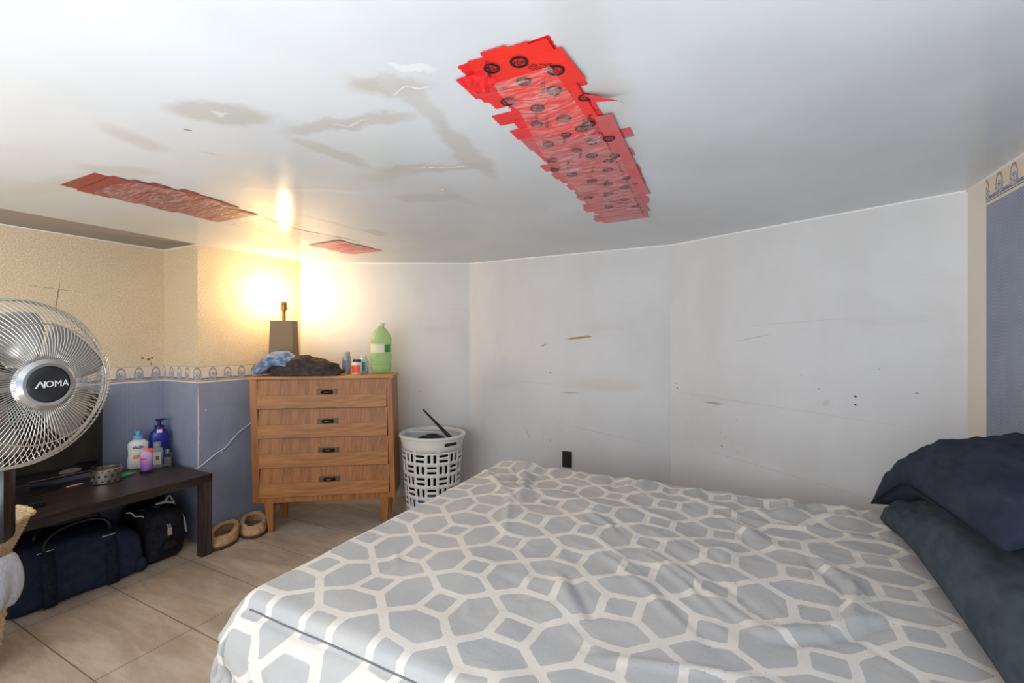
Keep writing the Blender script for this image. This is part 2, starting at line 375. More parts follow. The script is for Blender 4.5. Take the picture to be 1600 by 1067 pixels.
# caulk bead along the ceiling joint, tile baseboards
M_caulk = material('white_caulk', L(236, 236, 236), .6)
def strip(name, pts, w_, z0, z1, m):
    mb = MB()
    for a, b in zip(pts[:-1], pts[1:]):
        d = (b[0]-a[0], b[1]-a[1]); ln = sqrt(d[0]**2+d[1]**2)
        mb.box(0, ln, -w_, 0, z0, z1, T(a[0], a[1], 0, rz=math.atan2(d[1], d[0])))
    return struct(mb.build(name, m))
strip('trim_5', [Pc, Pd, Pe, Pf, Pg], .006, H-.007, H, M_caulk)
strip('trim_6', [(-3.503, -1.6), Pa, Pb], .004, H-.006, H, M_caulk)
M_btile = material('baseboard_tile', L(196, 172, 146), .4)
strip('baseboard_left', [(Pb[0], Pb[1]), Pc], .008, 0, .055, M_btile)
strip('baseboard_corner', [Pc, Pd], .008, 0, .055, M_btile)
strip('baseboard_back', [Pd, Pe, Pf, Pg], .008, 0, .055, M_btile)

# outlet on the back wall
t = thing('wall_outlet', 'black electrical outlet plate on the white back wall just above the bed', 'outlet', (-1.08, 3.0265, .45))
MB().box(-.036, .036, -.006, .002, -.058, .058, b=.002).build('cover_plate', M_black, t)
for dz in (-.024, .024):
    MB().box(-.016, .016, -.0085, -.005, dz-.013, dz+.013, b=.002).build('socket', M_blackm, t)

# ---------------------------------------------------------------- red tape on the ceiling
def tape_mat(name, c1, c2, rough=.3):
    m = material(name, c1, rough, 0, .55); n = noise(m, 9, 4, .6)
    setc(m, mix(m, n.step(.35, .65), c1, c2)); bump(m, noise(m, 35, 3, .6, (.4, 1.6, 1), .8), .5, .003); return m
M_tape = tape_mat('red_tape', L(232, 38, 34), L(214, 30, 44))
M_tapep = tape_mat('pinkish_red_tape', L(206, 60, 66), L(196, 92, 92))  # pinker tone painted in for film and grazing gloss on the far strips
M_tapeo = tape_mat('overlapped_red_tape', L(236, 44, 26), L(226, 40, 30))
M_tapem = tape_mat('dark_red_tape', L(150, 30, 34), L(128, 34, 34))
M_ink = material('black_ink', L(34, 22, 30), .5)
def film_mat():
    m = material('clear_poly_film', L(236, 224, 220), .16, 0, .6); nt = m.node_tree
    b = nt.nodes['Principled BSDF']; out = nt.nodes['Material Output']
    tr = nt.nodes.new('ShaderNodeBsdfTransparent'); mx = nt.nodes.new('ShaderNodeMixShader')
    h = noise(m, 22, 4, .65, (.6, 3.0, 1), 1.2); bump(m, h, .9, .012)
    nt.links.new(h.step(.40, .72, .05, .42).k, mx.inputs[0]); nt.links.new(tr.outputs[0], mx.inputs[1]); nt.links.new(b.outputs[0], mx.inputs[2])
    nt.links.new(mx.outputs[0], out.inputs[0]); return m
M_film = film_mat()
def saw(a, b, n=9, amp=.003, nx=None):      # serrated line from a to b
    out = []
    for i in range(n+1):
        k = i/n; o = amp if i % 2 else 0
        out.append((a[0]+(b[0]-a[0])*k+nx[0]*o, a[1]+(b[1]-a[1])*k+nx[1]*o))
    return out
def strip_poly(x0, x1, yc, wd, ang, serr=True):
    n = 8 if serr else 1
    p = [(-(x1-x0)/2, -wd/2)]+[((x1-x0)/2, -wd/2)]
    p = saw(((x1-x0)/2, -wd/2), ((x1-x0)/2, wd/2), n, .003, (1, 0))+saw((-(x1-x0)/2, wd/2), (-(x1-x0)/2, -wd/2), n, .003, (-1, 0))
    c, s = cos(ang), sin(ang); cx = (x0+x1)/2
    return [(cx+x*c-y*s, yc+x*s+y*c) for x, y in p]
ink_n = [0]
def logo(x, y, rot, r, z):
    """round printed seal with knocked-out lettering, and a small line of print beside it"""
    k = 28; mb = MB(); M = T(x, y, z, rz=rot)@Matrix.Rotation(pi, 4, 'X')
    mb.prism([(r*cos(2*pi*i/k), r*sin(2*pi*i/k)) for i in range(k)], 0, .0004, M)
    return mb, M
def ring_ink(mb, x, y, z, r, rot, txt=True):
    k = 28; M = T(x, y, z, rz=rot)@Matrix.Rotation(pi, 4, 'X')
    R = lambda q: [(q*cos(2*pi*i/k), q*sin(2*pi*i/k), 0) for i in range(k)]
    r *= 1.1; vs = R(r)+R(r*.74); mb.add(vs, [(i, (i+1) % k, k+(i+1) % k, k+i) for i in range(k)], M)
    if txt:
        for s, dy in (('TUCK', .27), ('TAPE', -.27)):
            # lettering cut out of a dark disc is drawn as dark bars above and below plus the letters' counter bands
            t_ = text_mb(s, r*.72, .0002, M@T(0, r*dy, .0002)); mb.v, mb.f = mb.v+t_.v, mb.f+[tuple(i+len(mb.v) for i in f_) for f_ in t_.f]
        for sg in (1, -1):
            a = [pi/2*sg-.75+1.5*i/8 for i in range(9)]
            mb.add([(r*.84*cos(q), r*.84*sin(q), 0) for q in a], [tuple(range(9))], M)
t1 = thing('tape_patch', 'bright red printed tape patch over wrinkled film in the middle of the ceiling', 'tape', (-.45, 1.5, H))
def L1(x, y): return (x+.45, y-1.5)
z = -.0008
rnd = random.Random(3)
ys = np.arange(.875, 2.33, .047)
edgeL = [(.83, -.545), (1.0, -.56), (1.08, -.55), (1.35, -.60), (1.7, -.61), (2.3, -.62)]
edgeR = [(.83, -.345), (1.0, -.34), (1.3, -.335), (1.5, -.315), (1.9, -.335), (2.1, -.36), (2.33, -.378)]
itp = lambda y, e: float(np.interp(y, [a for a, b in e], [b for a, b in e]))
zz = .0010
for i, y in enumerate(ys):
    xl = itp(y, edgeL)+rnd.uniform(-.028, .022); xr = itp(y, edgeR)+rnd.uniform(-.018, .018)
    if abs(y-1.345) < .03: xr += .04
    if abs(y-1.11) < .02: xl -= .03
    p = [L1(*q) for q in strip_poly(xl, xr, y, .062, rnd.uniform(-.05, .05))]
    MB().prism(p, -zz-.0006, -zz).build('tape_strip', M_tape if y < 1.25 else M_tapep, t1)
    zz = .0010+(((i+1)*7) % 5)*.0007
for x0, x1, ya, yb, a in [(-.545, -.485, .84, 1.0, .12), (-.50, -.44, .825, 1.25, .03), (-.455, -.39, .835, 1.3, .02), (-.40, -.342, .845, 1.2, -.02), (-.375, -.322, .885, 1.02, -.1), (-.36, -.31, 1.2, 1.9, .03), (-.44, -.38, 1.3, 2.28, .05)]:
    p = strip_poly(ya, yb, 0, x1-x0, 0); cx, cy = (x0+x1)/2, (ya+yb)/2
    q = [(cx-(v)*cos(a)-(u-cy)*sin(a), cy+(u-cy)*cos(a)-v*sin(a)) for u, v in p]
    zl = globals().get('zl', .0044)+.0004; MB().prism([L1(*s_) for s_ in q], -zl-.0003, -zl).build('tape_strip', M_tapeo if yb < 1.35 else M_tapep, t1)
# loose flap pulled off at one side and the crumpled corner
fl = MB(); fl.add([(.105, -.42, -.005), (.125, -.375, -.006), (.19, -.40, -.03), (.205, -.39, -.034), (.19, -.405, -.0315), (.12, -.43, -.012)], [(0, 1, 2, 3, 4, 5)])
fo = fl.build('tape_flap', M_tape, t1); mdf = fo.modifiers.new('thickness', 'SOLIDIFY'); mdf.thickness = .0006
nu, nv = 30, 24
uu, vv = np.meshgrid(np.linspace(0, 1, nu), np.linspace(0, 1, nv), indexing='ij')
Pm = np.stack([-.145+.09*uu, -.62+.095*vv, -.006-.010*np.abs(ridge(uu*3, vv*3, 2.)*np.sin(pi*uu)*np.sin(pi*vv))], -1)
MB().grid(Pm).build('tape_crumple', M_tape, t1, 2)
# poly film stretched over the far two thirds
nu, nv = 50, 150
uu, vv = np.meshgrid(np.linspace(0, 1, nu), np.linspace(0, 1, nv), indexing='ij')
yy = .93+vv*1.35; xa = np.interp(yy, [a for a, b in edgeL], [b for a, b in edgeL])+.03; xb = np.interp(yy, [a for a, b in edgeR], [b for a, b in edgeR])-.03
xx = xa+(xb-xa)*uu
env = np.sin(pi*np.clip(uu, 0, 1))**.5*np.clip(np.sin(pi*vv), 0, 1)**.4
hh = env*(.006+.007*np.clip(ridge(xx*7+yy*1.5, yy*16, .5), -.2, 2)+.005*np.abs(fbm(xx*5, yy*5, 3.)))
M1 = np.stack([xx+.45, yy-1.5, -.0082-hh], -1)
MB().grid(M1).build('plastic_film', M_film, t1, 2)
ik = MB()
for (x, y, r) in [(-.495, .879, .017), (-.429, .886, .019), (-.367, .951, .019), (-.451, .956, .017), (-.527, 1.02, .017), (-.47, 1.084, .018), (-.4, 1.026, .018), (-.341, 1.091, .016), (-.506, 1.162, .017),
                (-.426, 1.166, .019), (-.40, 1.246, .018), (-.373, 1.229, .018), (-.525, 1.298, .017), (-.453, 1.263, .015), (-.398, 1.345, .016), (-.345, 1.345, .018), (-.427, 1.443, .019), (-.388, 1.51, .017), (-.41, 1.586, .018),
                (-.56, 1.42, .016), (-.542, 1.574, .018), (-.494, 1.671, .018), (-.566, 1.855, .017), (-.448, 1.733, .018), (-.476, 1.845, .018), (-.399, 1.798, .018), (-.582, 1.5, .016), (-.43, 1.95, .018), (-.37, 1.7, .016), (-.52, 2.03, .017), (-.41, 2.08, .017), (-.46, 1.38, .014), (-.36, 1.48, .016)]:
    ring_ink(ik, x+.45, y-1.5, -.0079, r, rnd.uniform(-.5, .5)+radians(20))
for k in range(26):
    x, y = rnd.uniform(-.53, -.36), rnd.uniform(.87, 2.2); a = rnd.choice([0, pi/2])+.4
    t_ = text_mb('TUCK TAPE', .012, .0002, T(x+.45, y-1.5, -.0079, rz=a)@Matrix.Rotation(pi, 4, 'X')); n0 = len(ik.v); ik.v += t_.v; ik.f += [tuple(i+n0 for i in f_) for f_ in t_.f]
ik.build('tape_printing', M_ink, t1)

t2 = thing('tape_patch', 'long dark red tape and film patch over the ceiling crack near the lamp', 'tape', (-2.28, 1.5, H))
eL = [(.74, -2.43), (1.27, -2.42), (1.75, -2.47), (2.36, -2.47)]; eR = [(.80, -2.15), (.9, -2.09), (1.06, -2.04), (1.3, -2.10), (1.6, -2.15), (2.36, -2.19)]
zz = .001
for i, y in enumerate(np.arange(.80, 2.34, .05)):
    if 1.36 < y < 2.0: continue
    xl = itp(y, eL)+rnd.uniform(-.012, .012); xr = itp(y, eR)+rnd.uniform(-.02, .02)
    p = [(a+2.28, b-1.5) for a, b in strip_poly(xl, xr, y, .064, rnd.uniform(-.05, .05))]
    MB().prism(p, -zz-.0006, -zz).build('tape_strip', M_tapem if y < 1.4 else M_tapep, t2); zz = .0010+(((i+1)*7) % 5)*.0007
uu, vv = np.meshgrid(np.linspace(0, 1, 40), np.linspace(0, 1, 160), indexing='ij')
yy = .86+vv*1.44; xa = np.interp(yy, [a for a, b in eL], [b for a, b in eL])+.01; xb = np.interp(yy, [a for a, b in eR], [b for a, b in eR])-.01; xx = xa+(xb-xa)*uu
env = np.sin(pi*uu)**.5*np.clip(np.sin(pi*vv), 0, 1)**.4
hh = env*(.005+.008*np.clip(ridge(xx*9+yy*1.2, yy*10, 2.5), -.2, 2)+.004*np.abs(fbm(xx*5, yy*5, 3.)))
MB().grid(np.stack([xx+2.28, yy-1.5, -.0048-hh], -1)).build('plastic_film', M_film, t2, 2)
cr = MB()
pts = [(-2.10+.03*sin(9*k/26)+rnd.uniform(-.004, .004), 1.18+.85*k/26, H) for k in range(27)]
cr.tube([(a+2.28, b-1.5, -.016) for a, b, c in pts], [.0008+.0022*abs(sin(k*.5)) for k in range(27)], 6, flat=.3)
cr.build('film_tear', material('dark_tear', L(60, 22, 18), .6), t2)
for (yc, ln, xo) in [(1.97, .06, -2.21), (2.13, .09, -2.28)]:
    MB().prism([(xo+2.28-.012, yc-1.5-ln/2), (xo+2.28+.010, yc-1.5-ln/4), (xo+2.28+.004, yc-1.5+ln/2), (xo+2.28-.010, yc-1.5+ln/4)], -.0162, -.0156).build('tape_scrap', M_tape, t2)

# ---------------------------------------------------------------- dresser
def ST(Xc, Yc): return (.893*Xc-.45*Yc, .45*Xc+.893*Yc)
W, D = .93, .32
dx, dy = ST(-1.765, 2.965)
dang = radians(8+26.75)
dr = thing('dresser', 'four-drawer walnut dresser on tapered legs in the lamp corner', 'dresser', (dx, dy, 0), dang)
sh = lambda mb: (setattr(mb, 'v', [(x+.03*(1-z/1.06), y, z) for x, y, z in mb.v]), mb)[1]
cs = MB()
cs.box(0, .045, 0, D, .209, 1.043).box(W-.035, W, 0, D, .209, 1.043).box(.045, W-.035, D-.012, D, .209, 1.043).box(.045, W-.035, .0, D, .209, .244).box(.045, W-.035, .02, D, 1.02, 1.043)
sh(cs).build('case', M_case, dr)
sh(MB().box(-.012, W+.010, -.014, D, 1.043, 1.065, b=.005)).build('top_panel', M_topw, dr, True)
def leg(x, y, sx):
    a, b = .029, .014
    return MB().hexa([(x-b+sx, y-b, 0), (x+b+sx, y-b, 0), (x+b+sx, y+b, 0), (x-b+sx, y+b, 0), (x-a, y-a, .209), (x+a, y-a, .209), (x+a, y+a, .209), (x-a, y+a, .209)])
for x, y, sx in ((.095, .035, .004), (W-.075, .035, -.004), (.095, D-.04, .004), (W-.075, D-.04, -.004)):
    sh(leg(x, y, sx)).build('leg', M_case, dr)
M_plate = material('aged_bronze', L(96, 82, 66), .45, .6); M_pull = material('black_lacquer', L(16, 15, 16), .15)
for k in range(4):
    zb = .246+.199*k; xo = .03*(1-(zb+.1)/1.06)
    m_ = MB().hexa([(.048, -.012, .003), (W-.038, -.012, .003), (W-.038, .03, .003), (.048, .03, .003), (.048, .005, .196), (W-.038, .005, .196), (W-.038, .03, .196), (.048, .03, .196)])
    dw = m_.build('drawer', M_drawer, dr, False, (xo, 0, zb))
    cx = .53*(W-.08)+.045; yf = -.004
    MB().box(cx-.068, cx+.068, yf-.003, yf+.006, .092, .128, b=.0015).build('handle_plate', M_plate, dw)
    pth = [(cx-.032, yf-.002, .108), (cx-.028, yf-.014, .109), (cx-.012, yf-.022, .111), (cx+.012, yf-.022, .111), (cx+.028, yf-.014, .109), (cx+.032, yf-.002, .108)]
    MB().tube(pth, .0105, 10, flat=1.15).build('handle', M_pull, dw, 2)
TOP = 1.065
# table lamp, no shade, bare bulb lit
lx, ly = ST(-1.655, 3.205)
lp = thing('table_lamp', 'grey tapered table lamp with bare lit bulb and no shade on the dresser', 'lamp', (lx, ly, TOP), radians(27))
M_lampb = material('grey_ceramic', L(140, 120, 96), .7)
MB().hexa([(-.092, -.05, 0), (.092, -.05, 0), (.092, .05, 0), (-.092, .05, 0), (-.078, -.042, .385), (.078, -.042, .385), (.078, .042, .385), (-.078, .042, .385)]).build('lamp_base', M_lampb, lp)
M_brass = material('brass', L(176, 132, 66), .35, .9)
MB().lathe([(.0, .385), (.013, .385), (.013, .445), (.0, .445)], 20).build('neck', M_brass, lp, True)
MB().lathe([(.0, .44), (.010, .445), (.018, .462), (.020, .485), (.018, .50), (.020, .502), (.019, .522), (.0, .522)], 24).build('socket', M_brass, lp, True)
for sg in (1, -1): MB().tube([(.018*sg, 0, .475), (.036*sg, 0, .475)], .003).build('switch', M_black, lp)
mb_ = bpy.data.materials.new('lit_bulb'); mb_.use_nodes = True; nt = mb_.node_tree; nt.nodes.remove(nt.nodes['Principled BSDF'])
em = nt.nodes.new('ShaderNodeEmission'); em.inputs[0].default_value = (1, .70, .36, 1); em.inputs[1].default_value = BULB
nt.links.new(em.outputs[0], nt.nodes['Material Output'].inputs[0])
MB().lathe([(.013, .520), (.015, .535), (.026, .560), (.030, .580), (.027, .598), (.016, .612), (.0, .617)], 24).build('bulb', mb_, lp, 2)
# green jug
jx, jy = ST(-.975, 3.29)
jg = thing('plastic_bottle', 'large green plastic bottle with white and green label on the dresser', 'bottle', (jx, jy, TOP), radians(27))
M_green = material('green_plastic', L(196, 232, 170), .12, 0, .5, Transmission_Weight=.55); M_green.node_tree.nodes['Principled BSDF'].inputs['IOR'].default_value = 1.12
pr = [(0, .004), (.05, 0), (.064, .008), (.072, .03), (.075, .055), (.071, .062), (.075, .072), (.070, .085), (.075, .098), (.075, .14), (.072, .148), (.0735, .152), (.0735, .218), (.072, .222), (.075, .232), (.075, .255), (.066, .285), (.045, .318), (.026, .338), (.021, .343), (.021, .352), (0, .352)]
MB().lathe(pr, 40).build('bottle_body', M_green, jg, True)
MB().lathe([(0, .352), (.022, .352), (.024, .355), (.024, .368), (.021, .371), (0, .371)], 28).build('cap', M_white, jg, True)
MB().lathe([(.0745, .153), (.0745, .217)], 40, a0=-pi*.98, a1=pi*.9).build('label', material('label_paper', L(224, 224, 196), .5), jg, 2)
MB().lathe([(.0752, .156), (.0752, .214)], 12, a0=-.98, a1=-.28).build('label_panel', material('label_green', L(58, 150, 60), .5), jg, 2)
# three small containers
x_, y_ = ST(-1.20, 3.20)
c1 = thing('spray_can', 'slim silver can, leftmost of the small containers on the dresser', 'can', (x_, y_, TOP))
MB().lathe([(0, 0), (.029, 0), (.030, .004), (.030, .125), (.026, .132), (0, .132)], 28).build('can_body', material('silver_can', L(168, 170, 178), .35, .7), c1, True)
MB().lathe([(.0, .132), (.025, .132), (.025, .156), (.022, .160), (0, .160)], 28).build('cap', material('grey_cap', L(176, 176, 176), .4), c1, True)
MB().lathe([(.0306, .02), (.0306, .10)], 10, a0=-1.9, a1=-.7).build('label', material('blue_label', L(110, 134, 166), .5), c1, 2)
x_, y_ = ST(-1.112, 3.165)
c2 = thing('supplement_bottle', 'white pill tub with an orange label and dark lid on the dresser', 'bottle', (x_, y_, TOP))
MB().lathe([(0, 0), (.033, 0), (.036, .005), (.036, .078), (.030, .088), (0, .088)], 28).build('bottle_body', M_white, c2, True)
MB().lathe([(0, .088), (.029, .088), (.029, .108), (0, .108)], 28).build('cap', material('navy_lid', L(50, 44, 90), .4), c2, True)
MB().lathe([(.0366, .014), (.0366, .066)], 16, a0=-2.6, a1=-.2).build('label', material('orange_label', L(232, 92, 50), .5), c2, 2)
x_, y_ = ST(-1.10, 3.27)
c3 = thing('pill_bottle', 'small white bottle behind the orange-labelled tub on the dresser', 'bottle', (x_, y_, TOP))
MB().lathe([(0, 0), (.033, 0), (.035, .005), (.035, .095), (.022, .112), (.0, .112)], 28).build('bottle_body', material('pale_blue_plastic', L(206, 222, 224), .4), c3, True)
MB().lathe([(0, .112), (.021, .112), (.021, .130), (0, .130)], 28).build('cap', M_white, c3, True)
MB().lathe([(.0356, .02), (.0356, .085)], 12, a0=-1.5, a1=-.4).build('label', material('teal_label', L(90, 150, 160), .5), c3, 2)

# heap of clothes: dark trousers with jeans on top
def cloth_heap(name, label, m, loc, rz, rx, ry, rz_, seed, amp, flat=0., cat='clothes', extra=None):
    P = superell(rx, ry, rz_, .75, .8, 110, 60)
    x, y, z_ = P[..., 0], P[..., 1], P[..., 2]
    n = ridge(x*9+seed, y*9, z_*22+seed, 3)*amp+fbm(x*5, y*5+seed, z_*7, 3)*amp*.8
    ln = np.sqrt((x/rx)**2+(y/ry)**2+(z_/rz_)**2)+1e-6
    P = P+np.stack([x/rx, y/ry, z_/rz_], -1)/ln[..., None]*n[..., None]
    if extra is not None: P = extra(P)
    P[..., 2] = np.where(P[..., 2] < flat, flat+np.maximum(P[..., 2]-flat, 0)*0, P[..., 2])
    o = MB().grid(P, True).build(name, m, None, 2, loc, (0, 0, rz)); return tag(o, label, cat)
qx, qy = ST(-1.42, 3.055)
def dark_shape(P):
    k = np.clip(P[..., 0]/.24, -1, 1); P[..., 2] = P[..., 2]*(1-.35*np.clip(k, 0, 1)**2)+.045*(1-.4*np.clip(k, 0, 1)); return P
cloth_heap('trousers', 'crumpled charcoal trousers at the bottom of the heap on the dresser', M_darkcl, (qx, qy, TOP), dang-.03, .235, .088, .080, 3.3, .012, .0, 'trousers', dark_shape)
qx, qy = ST(-1.60, 3.035)
def jean_shape(P):
    k = (P[..., 0]+.12)/.24; P[..., 2] += .082+.03*np.sin(np.clip(k, 0, 1)*pi)-.05*np.clip(-P[..., 0]/.12, 0, 1)**2; return P
cloth_heap('jeans', 'crumpled light blue jeans lying on the charcoal trousers', M_jeans, (qx, qy, TOP), dang, .145, .092, .050, 8.1, .014, .012, 'jeans', jean_shape)

# white lamp cord along the blue wall
cd = MB(); pts = []
for i in range(40):
    k = i/39; y = 2.10-.50*k; zc = .84-.37*k-.035*sin(k*pi)+.006*sin(k*19)
    pts.append((-3.096+.006*sin(k*11)+.004, y, zc))
o = cd.tube(pts, .0032, 6).build('power_cord', M_white, None, 2); tag(o, 'white power cord hanging along the blue wallpaper from dresser to bench', 'cord')
pts = [(lx-.06, ly-.05, TOP+.004)]+[(lx-.06-.02*k, ly-.05-.02*k, TOP+.004) for k in range(1, 3)]

# ---------------------------------------------------------------- white laundry basket
bx, by = ST(-.585, 3.235)
bk = thing('laundry_basket', 'white slotted plastic laundry basket between the dresser and the bed', 'basket', (bx, by, 0))
HB = .635
def bprof(z):
    k = z/HB; return .168+.052*k**.8+.012*max(0, (k-.9)/.1)
import bmesh
def basket_shell():
    cols, rows = 16, 6; z0, z1 = .05, .53; ch = (z1-z0)/rows; cw = 1./cols
    bm = bmesh.new()
    def stad(cx, cy, hl, hw, vert):       # stadium outline
        pts = []
        for i in range(6): a = -pi/2+pi*i/5; pts.append((hl-hw+hw*cos(a), hw*sin(a)))
        for i in range(6): a = pi/2+pi*i/5; pts.append((-hl+hw+hw*cos(a), hw*sin(a)))
        return [(cx+(y if vert else x), cy+(x if vert else y)) for x, y in pts]
    W1 = 2*pi*.2; cwm = W1/cols
    allv = []; allf = []
    for c in range(cols):
        for r in range(rows):
            bm = bmesh.new(); x0, x1_ = c*cwm, (c+1)*cwm; y0_, y1_ = z0+r*ch, z0+(r+1)*ch
            out = [(x0+(x1_-x0)*i/4, y0_) for i in range(4)]+[(x1_, y0_+(y1_-y0_)*i/4) for i in range(4)]+[(x1_-(x1_-x0)*i/4, y1_) for i in range(4)]+[(x0, y1_-(y1_-y0_)*i/4) for i in range(4)]
            vert = (c+r) % 2 == 0; cx, cy = (x0+x1_)/2, (y0_+y1_)/2
            loops = [out]
            for sg in (-1, 1):
                if vert: loops.append(stad(cx+sg*cwm*.24, cy, ch*.37, cwm*.115, True))
                else: loops.append(stad(cx, cy+sg*ch*.22, cwm*.40, ch*.105, False))
            es = []
            for lp_ in loops:
                vs = [bm.verts.new((x, y, 0)) for x, y in lp_]
                es += [bm.edges.new((vs[i], vs[(i+1) % len(vs)])) for i in range(len(vs))]
            bmesh.ops.triangle_fill(bm, use_beauty=True, use_dissolve=False, edges=es)
            bm.verts.index_update(); n0 = len(allv)
            allv += [(v.co.x, v.co.y) for v in bm.verts]; allf += [tuple(n0+v.index for v in f.verts) for f in bm.faces]; bm.free()
    mb = MB()
    def mp(x, z): a = x/.2; r = bprof(z); return (r*1.06*cos(a), r*.96*sin(a), z)
    mb.add([mp(x, z) for x, z in allv], allf)
    n = 88
    mb.lathe([(0.0, .004), (bprof(0)-.01, .004), (bprof(0), .012), (bprof(.03), .03), (bprof(.05), .05)], n, sx=1.06, sy=.96)
    mb.lathe([(bprof(.53), .53), (bprof(.56), .56), (bprof(.60), .60), (bprof(.62), .62)], n, sx=1.06, sy=.96)
    return mb
sb = basket_shell().build('basket_body', M_white, bk, 2)
sb.modifiers.new('weld', 'WELD').merge_threshold = .0006
md = sb.modifiers.new('thickness', 'SOLIDIFY'); md.thickness = .003; md.offset = -1
MB().lathe([(.213, .612), (.236, .614), (.241, .622), (.240, .632), (.233, .637), (.222, .635), (.216, .625), (.213, .612)], 72, sx=1.04, sy=.94).build('rim', M_white, bk, True)
ang = radians(-22)
MB().box(-.048, .048, -.004, .004, -.010, .010, T(.222*1.06*cos(ang), .222*.96*sin(ang), .585, rz=ang+pi/2), b=.003).build('handle_slot', M_blackm, bk)
o = cloth_heap('dark_laundry', 'black clothes filling the white laundry basket', M_nylon, (bx, by, .36), 0, .165, .145, .25, 2.2, .007, -.14, 'clothes')
o = cloth_heap('blue_laundry', 'blue cloth showing through the basket slots low down', fabric('blue_cloth', L(60, 104, 176), L(96, 140, 204)), (bx+.02, by-.015, .16), 0, 0.145, .128, .10, 5.2, .006, -.10, 'clothes')
def rod(name, label, cat, a, b, r, m, flat=1.):
    return tag(MB().tube([a, tuple((Vector(a)*.5+Vector(b)*.5)), b], r, 10, flat=flat).build(name, m, None, True), label, cat)
xa, ya = ST(-.655, 3.25); xb_, yb_ = ST(-.40, 3.12)
rod('black_rod', 'thin black tapered rod slanting up out of the white laundry basket', 'rod', (xa, ya, .80), (xb_, yb_, .585), [.006, .011, .015], M_blackm)
xa, ya = ST(-.79, 3.22); xb_, yb_ = ST(-.50, 3.22)
hg = MB().tube([(xa, ya, .64), ((xa+xb_)/2, (ya+yb_)/2, .643), (xb_, yb_, .635)], .005, 8)
tag(hg.build('coat_hanger', M_white, None, 2), 'white plastic hanger bar lying across the laundry basket rim', 'hanger')

# ---------------------------------------------------------------- low bench with its things
BH = .491
bn = thing('television_bench', 'long black-brown low bench with thick square legs in the alcove', 'bench', (-3.155, .84, 0))
MB().box(-.295, .295, -.75, .752, BH-.05, BH, b=.002).build('bench_top', M_dark, bn)
for sx in (-1, 1):
    for sy in (-1, 1):
        x0 = sx*.27; y0_ = sy*.721
        MB().box(x0-.025, x0+.025, y0_-.03, y0_+.03, 0, BH-.05, b=.002).build('leg', M_dark2, bn)
# television
tv = thing('television', 'black flat television standing on the bench behind the fan', 'television', (-3.36, .875, BH))
MB().box(-.03, .005, -.375, .375, .045, .50, b=.006).build('casing', M_black, tv, True)
MB().box(.0045, .008, -.35, .35, .085, .475).build('screen', material('screen_glass', L(10, 10, 12), .08, 0, .6), tv)
MB().box(-.035, .045, -.06, .06, .012, .06, b=.006).build('stand_neck', M_black, tv)
MB().lathe([(0, 0), (.15, 0), (.15, .008), (.12, .014), (0, .016)], 40, T(0.0, 0, 0), 0.75, 1.3).build('stand_base', M_black, tv, True)
MB().box(.0075, .0095, -.35, .35, .056, .060).build('trim_line', material('bronze_line', L(150, 112, 92), .35, .6), tv)
MB().lathe([(0, 0), (.05, 0)], 30, T(.0092, .23, .078, ry=pi/2), .28, 1.).build('oval_reflection', material('grey_reflection', L(96, 94, 96), .5), tv)  # oval reflection on the lower bezel, built as a flat grey disc
pl = MB().box(-.11, .11, -.21, .21, 0, .028, b=.004).build('disc_player', M_black, None, False, (-3.13, .70, BH)); tag(pl, 'slim black player box lying on the bench in front of the television', 'player')
# candle tin
cdl = thing('candle_tin', 'round silver candle tin with pierced sides on the bench', 'candle', (-3.235, 1.222, BH))
def tin():
    m = material('pierced_silver', L(190, 184, 176), .25, .9); nt = m.node_tree; x, y, z_ = sepxyz(m)
    a = y._m('ARCTAN2', x)*(1/.42); p = ((a+(z_/.03)._m('FLOOR')*.5+20.).fr()-.5)*.42*.07; q = ((z_/.03).fr()-.5)*.03
    d = (p.sq()+q.sq()).sqrt().step(.008, .005)*z_.gt(.01)*z_.lt(.075)
    setc(m, mix(m, d, L(196, 190, 180), L(96, 90, 86))); bump(m, noise(m, 60, 3), .3, .002); return m
MB().lathe([(0, .002), (.060, 0), (.067, .004), (.068, .01), (.068, .078), (.064, .080), (.063, .07), (.063, .02), (0, .02)], 48).build('tin_body', tin(), cdl, True)
MB().lathe([(.0, .05), (.0625, .05), (.0625, .052), (0, .052)], 40).build('wax', material('grey_wax', L(150, 140, 134), .5), cdl, True)
gls = material('clear_glass', (.95, .95, .95, 1), .03, 0, .5, Transmission_Weight=1.)
MB().lathe([(.0605, .055), (.0605, .098), (.0585, .098), (.0585, .055)], 48).build('glass_rim', gls, cdl, True)
# green packet
pk = MB().box(-.035, .035, -.045, .045, 0, .004, T(0, 0, .004, .03, 0, .4), b=.001); pk.box(-.035, -.01, -.045, .045, .0042, .0052, T(0, 0, .004, .03, 0, .4))
tag(pk.build('green_packet', material('green_card', L(58, 170, 96), .4), None, False, (-3.285, 1.325, BH)), 'small flat green packet beside the silver candle tin', 'packet')
tag(MB().box(-.007, .007, -.035, .035, 0, .005, b=.001).build('wooden_strip', material('pale_wood_strip', L(206, 168, 140), .5), None, False, (-3.31, 1.11, BH), (0, 0, .1)), 'thin pale wooden strip on the bench left of the candle tin', 'strip')

